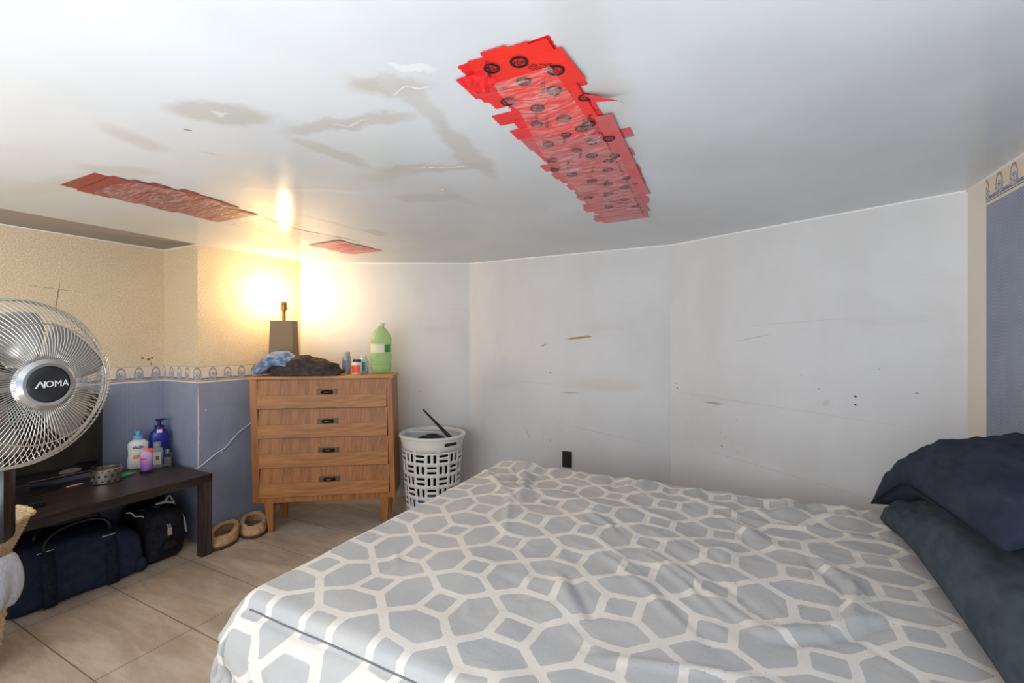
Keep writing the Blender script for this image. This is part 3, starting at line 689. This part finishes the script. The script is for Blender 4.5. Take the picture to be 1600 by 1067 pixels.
def pump_bottle(name, label, loc, rz, w, d, h, mb_, mc, cap, shoulder=.82):
    t = thing(name, label, 'bottle', loc, rz)
    prof = [(0, 0), (.90, 0), (1, .03), (1, .25), (.93, .42), (.95, .6), (1, .72), (.93, .80), (.66, .87), (.36, .91), (.3, .93), (0, .93)]
    MB().lathe([(r*w/2, z*h*shoulder/.93) for r, z in prof], 40, sy=d/w).build('bottle_body', mb_, t, True)
    return t
M_lot = material('lotion_white', L(228, 226, 222), .35)
b1 = pump_bottle('lotion_bottle', 'white lotion bottle with a pale blue cap and dark oval logo', (-3.42, 1.452, BH), radians(66), .108, .06, .235, M_lot, None, 0, .80)
MB().lathe([(0, .185), (.027, .185), (.027, .207), (.012, .21), (.012, .222), (.016, .224), (.016, .235), (0, .237)], 28).build('pump_cap', material('pale_blue_cap', L(110, 176, 222), .4), b1, True)
def facing(d, z, rz=0.): return T(0, 0, z)@Matrix.Rotation(rz, 4, 'Z')@T(d, 0, 0)@Matrix(((0, 0, 1, 0), (1, 0, 0, 0), (0, 1, 0, 0), (0, 0, 0, 1)))
fz = radians(-90)
MB().prism([(.028*cos(a*pi/12), .010*sin(a*pi/12)) for a in range(24)], 0, .001, facing(.0285, .135, fz)).build('logo_oval', material('dark_teal', L(30, 82, 96), .4), b1)
text_mb('Cetaphil', .0125, .0003, facing(.0298, .135, fz)).build('lettering', M_white, b1)
MB().box(-.024, .024, -.012, .012, 0, .001, facing(.0285, .075, fz)).build('label', material('peach_label', L(240, 150, 96), .5), b1)
b2 = pump_bottle('lotion_bottle', 'tall royal blue pump lotion bottle at the back of the bench', (-3.40, 1.560, BH), radians(66), .108, .065, .30, material('royal_blue_plastic', L(24, 44, 140), .22), None, 0, .80)
M_nb = material('dark_blue_pump', L(18, 32, 100), .3)
MB().lathe([(0, .235), (.026, .235), (.026, .255), (.010, .258), (.010, .285), (.020, .287), (.022, .297), (.0, .300)], 28).box(-.008, .04, -.008, .008, .288, .298).build('pump', M_nb, b2, True)
MB().box(-.015, .015, -.02, .02, 0, .001, facing(.026, .215, fz)).build('neck_tag', material('pink_tag', L(226, 110, 160), .5), b2)
MB().box(-.012, .012, -.014, .014, .001, .0016, facing(.0265, .212, fz)).build('neck_tag', M_white, b2)
b3 = thing('face_wash_tube', 'purple tube with an orange top band standing on its dark cap', 'tube', (-3.245, 1.42, BH), radians(-32))
tb = MB(); n = 20; vs = []
for z_, wy, wx in ((.016, .028, .016), (.06, .030, .013), (.11, .031, .008), (.148, .033, .002)):
    for i in range(n): vs.append((wx*cos(2*pi*i/n), wy*sin(2*pi*i/n), z_))
tb.add(vs, [(j*n+i, j*n+(i+1) % n, (j+1)*n+(i+1) % n, (j+1)*n+i) for j in range(3) for i in range(n)]+[tuple(range(n)), tuple(3*n+i for i in range(n))])
mp_ = material('purple_tube', L(150, 90, 190), .3); x, y, z_ = sepxyz(mp_)
c_ = mix(mp_, z_.step(.02, .11), L(140, 78, 178), L(190, 158, 206)); c_ = mix(mp_, (z_+y*.5).gt(.132), c_, L(232, 84, 44)); c_ = mix(mp_, ((y+.012)/.018).sq()._m('ADD', ((z_-.085)/.008).sq()).lt(1.), c_, L(226, 60, 48)); setc(mp_, c_)
tb.build('tube_body', mp_, b3, True)
MB().lathe([(0, 0), (.020, 0), (.022, .003), (.020, .016), (0, .017)], 28, None, .8, 1.5).build('cap', material('plum_cap', L(46, 26, 40), .25), b3, True)
b4 = thing('toner_bottle', 'clear bottle with a grey cap and white label in front of the blue bottle', 'bottle', (-3.325, 1.515, BH), radians(-25))
MB().lathe([(0, 0), (.029, 0), (.031, .005), (.031, .105), (.024, .122), (.016, .128), (0, .128)], 32, None, .8, 1.).build('bottle_body', material('milky_glass', L(206, 212, 220), .12, 0, .5, Transmission_Weight=.5), b4, True)
MB().lathe([(0, .128), (.019, .128), (.019, .162), (0, .163)], 28).build('cap', material('grey_flip_cap', L(150, 152, 156), .35), b4, True)
MB().lathe([(.0315, .02), (.0315, .10)], 14, None, .8, 1., -.8, .6).build('label', M_white, b4, 2)
MB().box(-.008, .008, -.012, .012, 0, .001, facing(.0255, .062)).build('label_mark', material('olive_mark', L(150, 140, 50), .5), b4)
b5 = thing('perfume_bottle', 'small square clear glass perfume bottle with a silver cap, rightmost on the bench', 'bottle', (-3.285, 1.552, BH), radians(-30))
MB().box(-.016, .016, -.022, .022, 0, .085, b=.003).build('glass_body', gls, b5)
MB().box(-.011, .011, -.017, .017, .008, .06, b=.002).build('perfume', material('pale_perfume', L(226, 220, 190), .1, 0, .5, Transmission_Weight=.7), b5)
MB().lathe([(0, .085), (.012, .085), (.012, .113), (0, .114)], 24).build('cap', M_chrome, b5, True)

# ---------------------------------------------------------------- bags under the bench
def soft_box(lx_, ly_, lz_, e1, e2, seed, amp, shape=None, nu=120, nv=60, fl=0.):
    P = superell(lx_/2, ly_/2, lz_/2, e1, e2, nu, nv)
    x, y, z_ = P[..., 0].copy(), P[..., 1].copy(), P[..., 2].copy()
    P[..., 2] += lz_/2
    n = fbm(x*6+seed, y*6, z_*6, 4)*amp+ridge(x*5, y*6+seed, z_*4, 2)*amp*.6
    P += np.stack([x/(lx_/2), y/(ly_/2), z_/(lz_/2)*.6], -1)*n[..., None]
    if shape: P = shape(P)
    P[..., 2] = np.maximum(P[..., 2], fl); return P
dfl = thing('duffel_bag', 'large navy canvas duffel bag with dark handles under the bench', 'bag', (-3.145, 1.02, 0))
def dshape(P):
    k = P[..., 1]/.27; P[..., 2] *= 1-.10*k-.10*np.abs(k)**3; top = P[..., 2]/.33
    P[..., 0] += -.05*np.clip(top, 0, 1)**2; return P
MB().grid(soft_box(.34, .55, .295, .25, .25, 1.5, .007, dshape), True).build('bag_body', M_navy, dfl, 2)
M_strap = fabric('dark_webbing', L(30, 34, 50), L(40, 44, 58), 80)
def band(y):
    pts = [(.176, z_) for z_ in np.linspace(.01, .22, 8)]+[(.170, .24), (.155, .268), (.13, .285)]
    mb = MB(); vs = []
    for x, z_ in pts:
        zz_ = z_*(1-.10*y/.27); xx_ = x-.05*min(1, z_/.33)**2+.008
        vs += [(xx_, y-.025, zz_), (xx_, y+.025, zz_)]
    mb.add(vs, [(2*i, 2*i+1, 2*i+3, 2*i+2) for i in range(len(pts)-1)])
    o = mb.build('strap', M_strap, dfl, 2); s_ = o.modifiers.new('thickness', 'SOLIDIFY'); s_.thickness = .003; s_.offset = 0; return o
for y in (-.115, .13): band(y)
M_lea = material('navy_leather', L(18, 22, 34), .4)
for xo, dz in ((.135, 0.), (.02, .015)):
    pts = []
    for i in range(22):
        k = i/21; a = pi*k; pts.append((xo-.03*sin(a)+.01, -.125*cos(a)*1.02, .282+dz+.085*sin(a)**.6-.01*cos(a)))
    MB().tube(pts, .0085, 8).build('handle', M_lea, dfl, 2)
for y in (-.12, .125):
    MB().box(.125, .139, y-.03, y+.03, .262-.05*y, .268-.05*y, b=.002).build('buckle', M_chrome, dfl)
MB().tube([(.02, .25+.005*i, .31+.012*sin(i/8*pi)-.012*i/3) for i in range(9)]+[(.06+.01*i, .31+.006*i, .28-.012*i) for i in range(4)], .004, 6).build('zip_cord', M_white, dfl, 2)
ns = MB().grid(soft_box(.12, .10, .10, .8, .8, 4., .008), True).build('navy_cloth', M_navy, None, 2, (-3.005, 1.475-.10, 0)); tag(ns, 'bunched navy cloth on the floor between the two bags', 'cloth')
ns.location = (-3.02, 1.285, 0); ns.scale = (.8, .6, .8)
bbk = thing('cooler_bag', 'black nylon bag with grey and white straps beside the bench leg', 'bag', (-3.19, 1.42, 0))
def bshape(P):
    P[..., 1] *= 1-.12*np.clip(P[..., 2]/.3, 0, 1); return P
MB().grid(soft_box(.40, .215, .30, .42, .42, 9.5, .009, bshape), True).build('bag_body', M_nylon, bbk, 2)
M_gstrap = material('grey_webbing', L(120, 138, 150), .8)
MB().tube([(.03, -.07, .296), (.09, -.05, .300), (.15, -.025, .275), (.185, -.005, .235), (.205, .0, .19)], .008, 8, flat=.4).build('strap', M_gstrap, bbk, 2)
MB().tube([(.03, -.03, .304), (.09, -.01, .306), (.15, .005, .278), (.187, .01, .235), (.206, .005, .19)], .006, 8, flat=.4).build('strap', M_gstrap, bbk, 2)
MB().tube([(.05, .0, .31), (.07, .04, .318), (.07, .08, .30), (.10, .10, .26), (.13, .115, .20), (.15, .118, .12)], .006, 8).build('cord', M_white, bbk, 2)
MB().tube([(.06, .03, .30), (.03, .08, .335), (.0, .10, .325), (.02, .115, .28)], .006, 8).build('cord', M_white, bbk, 2)
MB().box(.198, .210, -.012, .014, .155, .20, b=.002).build('buckle', M_chrome, bbk)
MB().box(.200, .212, -.03, .035, .08, .12, T(0, 0, 0, .0), b=.003).tube([(.205, .0, .15), (.212, .03, .11), (.208, .05, .075)], .008, 8, flat=.5).build('clip', M_black, bbk)
o = MB().grid(soft_box(.20, .20, .12, .7, .7, 14., .012), True).build('black_pouch', M_nylon, None, 2, (-3.31, 1.42, .305)); tag(o, 'black fabric pouch squeezed on top of the nylon bag under the bench', 'pouch')

# ---------------------------------------------------------------- slippers
def slipper(label, loc, rz):
    t = thing('slipper', label, 'slipper', loc, rz, 'pair of tan slippers by the wall')
    n = 48
    # local: x forward (toe), y across, heel at -x
    def out(a, s=1.): return (.134*cos(a)*s, .086*sin(a)*s*(1.0 if cos(a) > 0 else .94))
    sole = MB(); vs = []
    for z_, s in ((0, .93), (.006, .98), (.018, .97), (.024, .92)):
        for i in range(n):
            a = 2*pi*i/n; sc = s*(1+.030*abs(sin(a*9))*(1 if cos(a) > -.2 else 0)); x, y = out(a, sc); vs.append((x, y, z_))
    fs = [(j*n+i, j*n+(i+1) % n, (j+1)*n+(i+1) % n, (j+1)*n+i) for j in range(3) for i in range(n)]+[tuple(range(n))[::-1], tuple(3*n+i for i in range(n))]
    sole.add(vs, fs).build('sole', M_sole, t, 2)
    # upper wall rising from sole, higher to the heel, toe cap
    P = np.zeros((n, 8, 3))
    for i in range(n):
        a = 2*pi*i/n; x0, y0_ = out(a, .93)
        hgt = .052-.016*cos(a)
        for j in range(8):
            k = j/7; s = 1-.12*k**1.7
            P[i, j] = (x0*s-.016*k**1.5*(1+cos(a)), y0_*s, .02+hgt*sin(k*pi/2)**.9)
    MB().grid(P, True).build('upper', M_suede, t, 2).modifiers.new('thickness', 'SOLIDIFY').thickness = -.004
    col = []
    for i in range(n):
        a = 2*pi*i/n; x0, y0_ = out(a, .80); col.append((x0-.012-.014*cos(a), y0_, .074-.018*cos(a)+.003*sin(a*5)))
    MB().tube(col, [.0155+.002*sin(i*1.7)+.002*sin(i*2.9) for i in range(n)], 14, closed=True).build('fleece_collar', M_fleece, t, 2)
    ins = MB(); ins.add([(out(2*pi*i/n, .84)[0], out(2*pi*i/n, .84)[1], .03) for i in range(n)], [tuple(range(n))]); ins.build('insole', M_inner, t)
    return t
slipper('left tan fleece-lined slipper on the floor beside the bench leg', (-2.955, 1.712, 0), radians(-55))
slipper('right tan fleece-lined slipper on the floor nearest the dresser leg', (-2.935, 1.90, 0), radians(-34))

# ---------------------------------------------------------------- pedestal fan
fx, fy = -1.728, .451
fn = thing('pedestal_fan', 'chrome pedestal fan with a round wire cage beside the bench', 'fan', (fx, fy, 0), radians(16.75))
FZ = 1.188; R = .222
cg = T(0, 0, FZ)                      # axis = local +x
def pol(r, a, x): return (x, r*cos(a), r*sin(a))
def fprof(k): return (.066+(R-.066)*k, .118-.088*k**3.2)      # (radius, forward)
fw = MB(); NW = 104
for i in range(NW):
    a = 2*pi*i/NW; pts = [pol(fprof(j/9)[0], a+.16*(j/9), fprof(j/9)[1]) for j in range(10)]
    fw.tube([*pts, pol(R+.002, a+.165, .012)], .00115, 4, cg)
for k in (.60,):
    r_, x_ = fprof(k); fw.tube([pol(r_, 2*pi*i/64, x_) for i in range(64)], .0018, 6, cg, True)
fw.build('front_grille', M_wire, fn, 2)
rw = MB()
for i in range(NW):
    a = 2*pi*i/NW; rw.tube([pol(.06+(R-.06)*(j/8), a-.55*(j/8), -.085+.085*(j/8)**3) for j in range(9)], .0011, 4, cg)
for r_ in (.13, .18): rw.tube([pol(r_, 2*pi*i/64, -.085+.085*((r_-.06)/(R-.06))**3) for i in range(64)], .0018, 6, cg, True)
rw.build('rear_grille', M_wire, fn, 2)
rm = MB()
rm.tube([pol(R+.002, 2*pi*i/96, .006) for i in range(96)], .0045, 10, cg, True, 1.).tube([pol(R, 2*pi*i/96, .028) for i in range(96)], .0022, 8, cg, True)
rm.build('rim_band', material('satin_rim', L(206, 200, 188), .35, .7), fn, 2)
RX = cg@Matrix(((0, 0, 1, 0), (1, 0, 0, 0), (0, 1, 0, 0), (0, 0, 0, 1)))   # lathe z -> fan axis, local x -> y, local y -> z
MB().lathe([(.046, .118), (.048, .128), (.056, .129), (.066, .122), (.069, .112), (.060, .106), (.046, .110)], 64, RX).build('hub_ring', M_chrome, fn, True)
hb = MB().lathe([(0, .133), (.02, .133), (.040, .131), (.0465, .126), (.0465, .112), (0, .112)], 56, RX).build('hub_badge', material('black_badge', L(34, 34, 38), .35), fn, True)
# brand lettering on the hub_badge, first letter drawn as a slanted peak
lt = text_mb('OMA', .0235, .0004, RX@T(.0145, 0, .1338), .98)
for (xa_, ya_, xc_, yc_) in [(-.0355, -.0085, -.0255, .0085), (-.0255, .0085, -.0170, -.0085), (-.0170, -.0085, -.0155, .0085)]:
    lt.prism([(xa_-.0018+.003, ya_), (xa_+.0018+.003, ya_), (xc_+.0018+.003, yc_), (xc_-.0018+.003, yc_)], .1334, .1342, RX)
lt.build('lettering', M_white, hb)
M_blade = material('smoky_blade', L(150, 146, 140), .25, .55)
for k in range(5):
    a0 = 2*pi*k/5+.3; P = np.zeros((16, 14, 3))
    for i in range(16):
        r_ = .035+.155*i/15
        for j in range(14):
            v = j/13-.5; wd = (.55+.55*(i/15)**.8)*(1-.25*(i/15)**6); a = a0+v*wd+.35*(i/15)
            P[i, j] = pol(r_, a, .03-.055*v+.01*(v*v))
    o = MB().grid(P, False, cg).build('blade', M_blade, fn, 2); o.modifiers.new('thickness', 'SOLIDIFY').thickness = .002
MB().lathe([(0, .062), (.03, .06), (.038, .04), (.038, 0), (0, 0)], 32, RX).build('blade_hub', M_black, fn, True)
MB().lathe([(0, -.02), (.06, -.03), (.066, -.06), (.06, -.15), (.045, -.185), (0, -.19)], 40, RX).build('motor_housing', M_black, fn, True)
MB().lathe([(.02, .35), (.02, 1.12)], 24, T(-.12, 0, 0)).lathe([(.026, .05), (.026, .75), (.020, .76)], 24, T(-.12, 0, 0)).build('pole', M_chrome, fn, True)
MB().lathe([(.0, -.04), (.035, -.04), (.035, .04), (.0, .04)], 28, T(-.12, 0, 1.13)).build('tilt_joint', M_black, fn, True)
# control head faces the room
cb = MB().box(-.038, .038, -.045, .045, .74, 1.03, T(-.115, .022, 0, rz=radians(-50)), b=.016).build('control_box', material('gloss_black_panel', L(14, 14, 16), .25), fn, True)
for i in range(3): MB().lathe([(0, .0), (.007, 0), (.006, .004), (0, .004)], 16, T(-.115, .022, 0, rz=radians(-50))@T(0, -.046, .77+.03*i, rx=pi/2)).build('button', M_chrome, cb, True)
MB().lathe([(0, 0), (.20, 0), (.205, .012), (.19, .028), (.06, .045), (.03, .07), (0, .07)], 56, T(-.12, 0, 0)).build('base', M_black, fn, True)

# ---------------------------------------------------------------- wicker baskets and cloth by the fan
wx, wy = ST(-2.12, 1.68)
def wbasket(name, label, z0, z1, r0, r1, dx_=0.):
    P = np.zeros((96, 60, 3))
    for i in range(96):
        for j in range(60):
            k = j/59; a = 2*pi*i/96; wv = .0035*sin(i*pi*.5+(pi if (j//2) % 2 else 0)*1.)+.002*sin(j*pi*.5)
            r = r0+(r1-r0)*k**.9+wv; c = max(abs(cos(a)), abs(sin(a)))**-.25
            P[i, j] = (r*c*cos(a), r*c*sin(a), z0+(z1-z0)*k)
    t = thing(name, label, 'basket', (wx+dx_, wy, 0), radians(20))
    mb = MB().grid(P, True); mb.add([(P[i, 0, 0], P[i, 0, 1], z0) for i in range(96)], [tuple(range(96))])
    o = mb.build('basket_body', M_wicker, t, 2); s_ = o.modifiers.new('thickness', 'SOLIDIFY'); s_.thickness = .006
    rp = []; 
    for i in range(160):
        a = 2*pi*i/160; c = max(abs(cos(a)), abs(sin(a)))**-.25; rp.append(((r1+.004*cos(i*1.2))*c*cos(a), (r1+.004*cos(i*1.2))*c*sin(a), z1+.004*sin(i*1.2)))
    MB().tube(rp, .009, 8, closed=True).build('rim', M_wicker, t, 2); return t
wbasket('wicker_basket', 'tall pale wicker basket at the left edge below the fan', 0, .43, .095, .14)
wbasket('wicker_tray', 'shallow wicker basket stacked on top of the tall wicker basket', .435, .60, .12, .185)
P = np.zeros((60, 40, 3))
for i in range(60):
    for j in range(40):
        a = radians(-95)+radians(135)*i/59; k = j/39; zz_ = .47-.19*k; r = .172+.030*sin(pi*min(1, k*1.05))**.6+.006*sin(i*.9)*k
        P[i, j] = (r*cos(a), r*sin(a), zz_)
o = MB().grid(P).build('grey_towel', M_ribbed, None, 2, (wx, wy, 0), (0, 0, 0)); s_ = o.modifiers.new('thickness', 'SOLIDIFY'); s_.thickness = .012; s_.offset = 1
tag(o, 'light grey ribbed cloth draped over the wicker basket', 'towel')

# ---------------------------------------------------------------- bed
s0, s1, q0, q1, ZB = -1.243, .60, .735, 2.322, .60
bd = thing('bed', 'large low bed mattress and base standing in the room corner', 'bed', ((s0+.83)/2, (q0+q1)/2, 0))
hx, hy = (.83-s0)/2-.03, (q1-q0)/2-.035
M_matt = fabric('mattress_ticking', L(214, 198, 176), L(226, 212, 192), 30)
MB().box(-hx, hx, -hy, hy, .30, .565, b=.035).build('mattress', M_matt, bd, True)
MB().box(-hx+.01, hx-.01, -hy+.01, hy-.01, .09, .298, b=.015).build('box_spring', M_matt, bd, True)
for sx in (-1, 1):
    for sy in (-1, 1): MB().lathe([(0, 0), (.022, 0), (.028, .09), (0, .09)], 20, T(sx*(hx-.1), sy*(hy-.1), 0)).build('leg', M_black, bd, True)

def comforter():
    N1, N2 = 250, 230; hang0, hangn, hangf = .46, .46, .35
    p = np.linspace(s0-hang0, s1, N1)[:, None]; q = np.linspace(q0-hangn, q1+hangf, N2)[None, :]
    p, q = np.broadcast_arrays(p, q); p = p.copy(); q = q.copy()
    rc = .055; x0, ya, yb = s0+rc, q0+rc, q1-rc
    ax = np.minimum(p-x0, 0); ay = np.where(q < ya, q-ya, np.where(q > yb, q-yb, 0))
    Ld = np.sqrt(ax**2+ay**2)+1e-9; ux, uy = ax/Ld, ay/Ld
    arc = rc*pi/2
    out = np.where(Ld < arc, rc*np.sin(np.clip(Ld/rc, 0, pi/2)), rc+.16*np.maximum(Ld-arc, 0))
    drop = np.where(Ld < arc, rc*(1-np.cos(np.clip(Ld/rc, 0, pi/2))), rc+.985*np.maximum(Ld-arc, 0))
    # ruffles hanging down
    per = np.where(np.abs(ay) > np.abs(ax), p*1.0-q*0, q*1.0)+np.arctan2(np.abs(ay), np.abs(ax)+1e-6)*.35
    hk = np.clip((Ld-arc)/.40, 0, 1)
    out = out+hk**.8*(.022*np.sin(per*24+1.5*np.sin(per*7))+.014*fbm(per*9, Ld*2, 1., 3))
    X_ = np.clip(p, x0, None)+ux*out; Y_ = np.clip(q, ya, yb)+uy*out; Z_ = ZB-drop
    # top relief
    topm = np.clip(1-Ld/.10, 0, 1); a = p; b = q
    h = .012*fbm(a*2.2, b*2.2, .3, 3)
    h += .0045*ridge(a*2.0+b*5.0+.6*vn(a*3, b*3, 1.), b*3.0-a*5.0*0, 2., 3)*np.clip(.4+.6*vn(a*1.7, b*1.7, 4.), .1, 1)
    h += .003*ridge(a*9+b*3, b*9-a*3, 6., 2)*np.clip(.3+vn(a*2.4+4, b*2.4, 8.), 0, 1)
    def seg(x1_, y1_, x2_, y2_, w_, amp, asym=0.):
        nonlocal h
        dx_, dy_ = x2_-x1_, y2_-y1_; l2 = dx_*dx_+dy_*dy_; wb = .012*vn(a*14, b*14, 3.)
        t_ = np.clip(((a-x1_)*dx_+(b-y1_)*dy_)/l2, 0, 1); cx_, cy_ = x1_+t_*dx_, y1_+t_*dy_
        d_ = ((a-cx_)*dy_-(b-cy_)*dx_)/sqrt(l2)+wb; dd = np.sqrt((a-cx_)**2+(b-cy_)**2)
        h = h+amp*np.exp(-(np.where(np.abs(d_) > dd*.5, d_, dd)/w_)**2)*np.sin(np.clip(t_, .08, .92)*pi)**.6
    for g in [(-1.20, 2.28, -.95, 2.25, .10, .020), (-1.28, 2.15, -.85, 1.70, .018, .013), (-.90, 1.75, -.75, 1.44, .016, .012), (-1.0, 2.22, -.74, 1.73, .018, -.011), (-1.04, 2.25, -.80, 1.66, .02, .013),
              (-1.12, 2.24, -.86, 1.80, .012, -.010), (-.95, 2.15, -.70, 1.68, .012, .009), (-.60, 1.80, -.26, 1.52, .016, .010), (-.30, 1.55, -.04, 1.25, .016, .012), (-.47, 1.72, -.15, 1.40, .014, -.009), (-.29, 1.56, .07, 1.22, .016, .012),
              (-.24, 1.62, .10, 1.27, .013, -.009), (-.50, 1.60, -.20, 1.30, .012, .008), (-.40, 1.45, -.08, 1.14, .014, .010), (.21, 1.72, .26, 1.54, .014, -.012), (.24, 1.72, .29, 1.54, .016, .012), (.31, 1.62, .265, 1.36, .014, .016), (.28, 1.6, .23, 1.36, .012, -.011),
              (.09, 1.19, .19, 1.25, .012, -.014), (.19, 1.25, .35, 1.40, .012, -.014), (.07, 1.22, .17, 1.28, .02, .016), (.17, 1.28, .33, 1.42, .02, .015), (.10, 2.10, .45, 2.14, .045, .022), (.05, 2.02, .42, 2.04, .04, -.02), (.0, 2.2, .48, 2.27, .03, .016),
              (.10, 1.95, .40, 1.98, .025, .014), (-.08, 1.56, .01, 1.69, .022, .014), (-.05, 1.97, .11, 1.76, .016, .012), (.0, 2.0, .16, 1.8, .014, -.010), (-.02, 1.9, .06, 1.72, .014, -.010), (-.48, 1.25, -.36, 1.08, .02, .012), (-.44, 1.25, -.33, 1.1, .012, -.010), (-1.02, 1.15, -.93, 1.05, .012, .008),
              (-.2, 2.15, .1, 1.95, .02, .010), (-.5, 2.0, -.2, 1.8, .02, .008), (.3, 1.15, .5, 1.2, .02, .010), (.0, 1.0, .4, 1.12, .016, .010), (-.3, .95, .1, 1.05, .014, .009)]: seg(*g)
    rs = random.Random(11)
    for k in range(46):
        x_, y_ = rs.uniform(-.75, .5), rs.uniform(.95, 2.2); an = radians(rs.gauss(-48, 16)); l_ = rs.uniform(.08, .28)
        seg(x_, y_, x_+l_*cos(an), y_+l_*sin(an), rs.uniform(.006, .012), rs.choice([-1, 1, 1])*rs.uniform(.0025, .006))
    for k in range(16):
        x_ = -1.0+.1*k+rs.uniform(-.03, .03); seg(x_, 2.33, x_+rs.uniform(-.08, .08), 2.08, .022, rs.choice([1, -1])*rs.uniform(.006, .014))
    # raised pad toward the head, stitched groove along the near edge
    h += .010*np.clip((a-.1)/.4, 0, 1)
    Z_ = Z_+h*topm
    inn = (a > s0+.07)
    gv = np.exp(-((q-(ya-.052))/.011)**2)*np.clip((p-(s0+.03))/.05, 0, 1)
    Y_ = Y_+gv*.013; Z_ = Z_-gv*.010
    gv2 = np.exp(-((p-(x0-.028))/.0055)**2)*(q < q0+.02)*1.; X_ = X_+gv2*.008
    # folds in the near hang, sloping
    nh = np.clip((Ld-arc)/.1, 0, 1)
    nh2 = np.clip((Ld-.05)/.07, 0, 1); Y_ = Y_-nh2*np.clip(-uy*2, 0, 1)*.036*ridge(p*3+q*2, q*4, 1.5, 3); X_ = X_-nh*(ux < -.5)*.012*ridge(q*3, p*4, 1.5, 3)
    Z_ = np.maximum(Z_, .05)
    P = np.stack([X_, Y_, Z_], -1)
    # printed trellis: squares on a grid, corners joined to the cell centres; distance to the nearest line
    wa, wb_ = .221, .205
    pu = (p+.708+.011*vn(p*5, q*5, 1.)); pv = (q-1.17+.011*vn(p*5, q*5, 9.))
    fx_ = np.abs(pu/wa-np.round(pu/wa))*wa; fy_ = np.abs(pv/wb_-np.round(pv/wb_))*wb_
    hs = .046
    def sd(x1_, y1_, x2_, y2_):
        dx_, dy_ = x2_-x1_, y2_-y1_; t_ = np.clip(((fx_-x1_)*dx_+(fy_-y1_)*dy_)/(dx_*dx_+dy_*dy_), 0, 1)
        return np.sqrt((fx_-x1_-t_*dx_)**2+(fy_-y1_-t_*dy_)**2)
    dist = np.minimum(np.minimum(sd(hs, 0, hs, hs), sd(0, hs, hs, hs)), sd(hs, hs, wa/2, wb_/2))
    return P, dist, p, q
P, dist, pp, qq = comforter()
mb = MB().grid(P)
cm = material('printed_comforter', L(176, 182, 186), .85, 0, .2, Sheen_Weight=.2)
nt = cm.node_tree; at = nt.nodes.new('ShaderNodeAttribute'); at.attribute_name = 'line'
dd = X(nt, at.outputs['Fac'])+(noise(cm, 90, 2, .6)-.5)*.004
lm = dd.step(.0122, .0104)
bse = mix(cm, noise(cm, 5, 3, .6).step(.35, .65), L(180, 181, 180), L(189, 188, 185))
c = mix(cm, lm, bse, L(226, 220, 210))
vo = nt.nodes.new('ShaderNodeTexVoronoi'); vo.inputs['Scale'].default_value = 75; nt.links.new(coords(cm), vo.inputs['Vector'])
x, y, z_ = sepxyz(cm)
spk = X(nt, vo.outputs['Distance']).lt(.13)*noise(cm, 3.2, 2, .5).step(.50, .62)*x.step(-.35, .05)*y.step(2.0, 1.6)
c = mix(cm, spk*.65, c, L(96, 92, 92)); setc(cm, c)
bump(cm, noise(cm, 300, 2, .5)*.3+noise(cm, 28, 3, .6, (1, 1, 1), .5), .35, .004)
co = mb.build('comforter', cm, None, 2)
att = co.data.attributes.new('line', 'FLOAT', 'POINT'); att.data.foreach_set('value', dist.reshape(-1).astype(np.float32))
s_ = co.modifiers.new('thickness', 'SOLIDIFY'); s_.thickness = .010; s_.offset = -1
jj = int(np.argmin(np.abs(qq[0]-(q0+.055-.052)))); i0 = int(np.argmin(np.abs(pp[:, 0]-(s0+.07))))
MB().tube([tuple(P[i, jj]+np.array((0, -.0015, .001))) for i in range(i0, P.shape[0]-2)], .0022, 6).build('seam_cord', material('grey_seam', L(112, 114, 118), .9), co, 2)
tag(co, 'pale grey comforter with a cream trellis print spread over the bed', 'comforter')

# pillows
def pillow(name, label, m, lenx, leny, thick, loc, rot, seed, amp=.006, bend=None):
    nu, nv = 90, 60; sides = []
    u, v = np.meshgrid(np.linspace(-1, 1, nu), np.linspace(-1, 1, nv), indexing='ij')
    edge = (1-np.abs(u)**3.2)**.55*(1-np.abs(v)**3.2)**.55
    pin = 1-.07*(1-np.abs(u)**2)*np.abs(v)**2
    xx = u*lenx/2*(1-.06*(1-v**2)*np.abs(u)**3); yy = v*leny/2*(1-.06*(1-u**2)*np.abs(v)**3)
    nz = fbm(u*2.2+seed, v*2.2, seed, 4)*amp*1.6+ridge(u*3+v*2+seed, v*1.5, seed*2, 3)*amp
    top = np.stack([xx, yy, thick/2*edge+nz*np.clip(edge*2, 0, 1)], -1); bot = np.stack([xx, yy, -thick/2*edge*.85], -1)
    if bend is not None: top = bend(top); bot = bend(bot)
    mb = MB().grid(top).grid(bot)
    o = mb.build(name, m, None, 2, loc, rot); o.modifiers.new('weld', 'WELD').merge_threshold = .0008; tag(o, label, 'pillow'); return o
# local x runs along the wall (world y), local y across toward the room (-x world)
def b_low(P):
    k = np.clip(P[..., 0]/.62, -1, 1); f = np.clip(k, 0, 1)
    P[..., 2] -= .10*f**2.5; P[..., 1] += .03*f**2; return P
def b_up(P):
    k = np.clip(P[..., 0]/.50, -1, 1); f = np.clip((k-.15)/.85, 0, 1)
    P[..., 2] = P[..., 2]*(1-.05*f)-.185*f**1.25; P[..., 1] += .05*f**2; return P
pillow('pillow', 'slate grey pillow lying lowest at the head of the bed', M_slate, 1.24, .38, .17, (.648, 1.675, .735), (radians(-26), 0, radians(87.5)), 1.3, .007, b_low)
pillow('pillow', 'dark navy pillow piled on top of the slate grey pillow', M_pillow, .98, .37, .19, (.668, 1.80, .90), (radians(-20), radians(2), radians(92)), 4.7, .007, b_up)
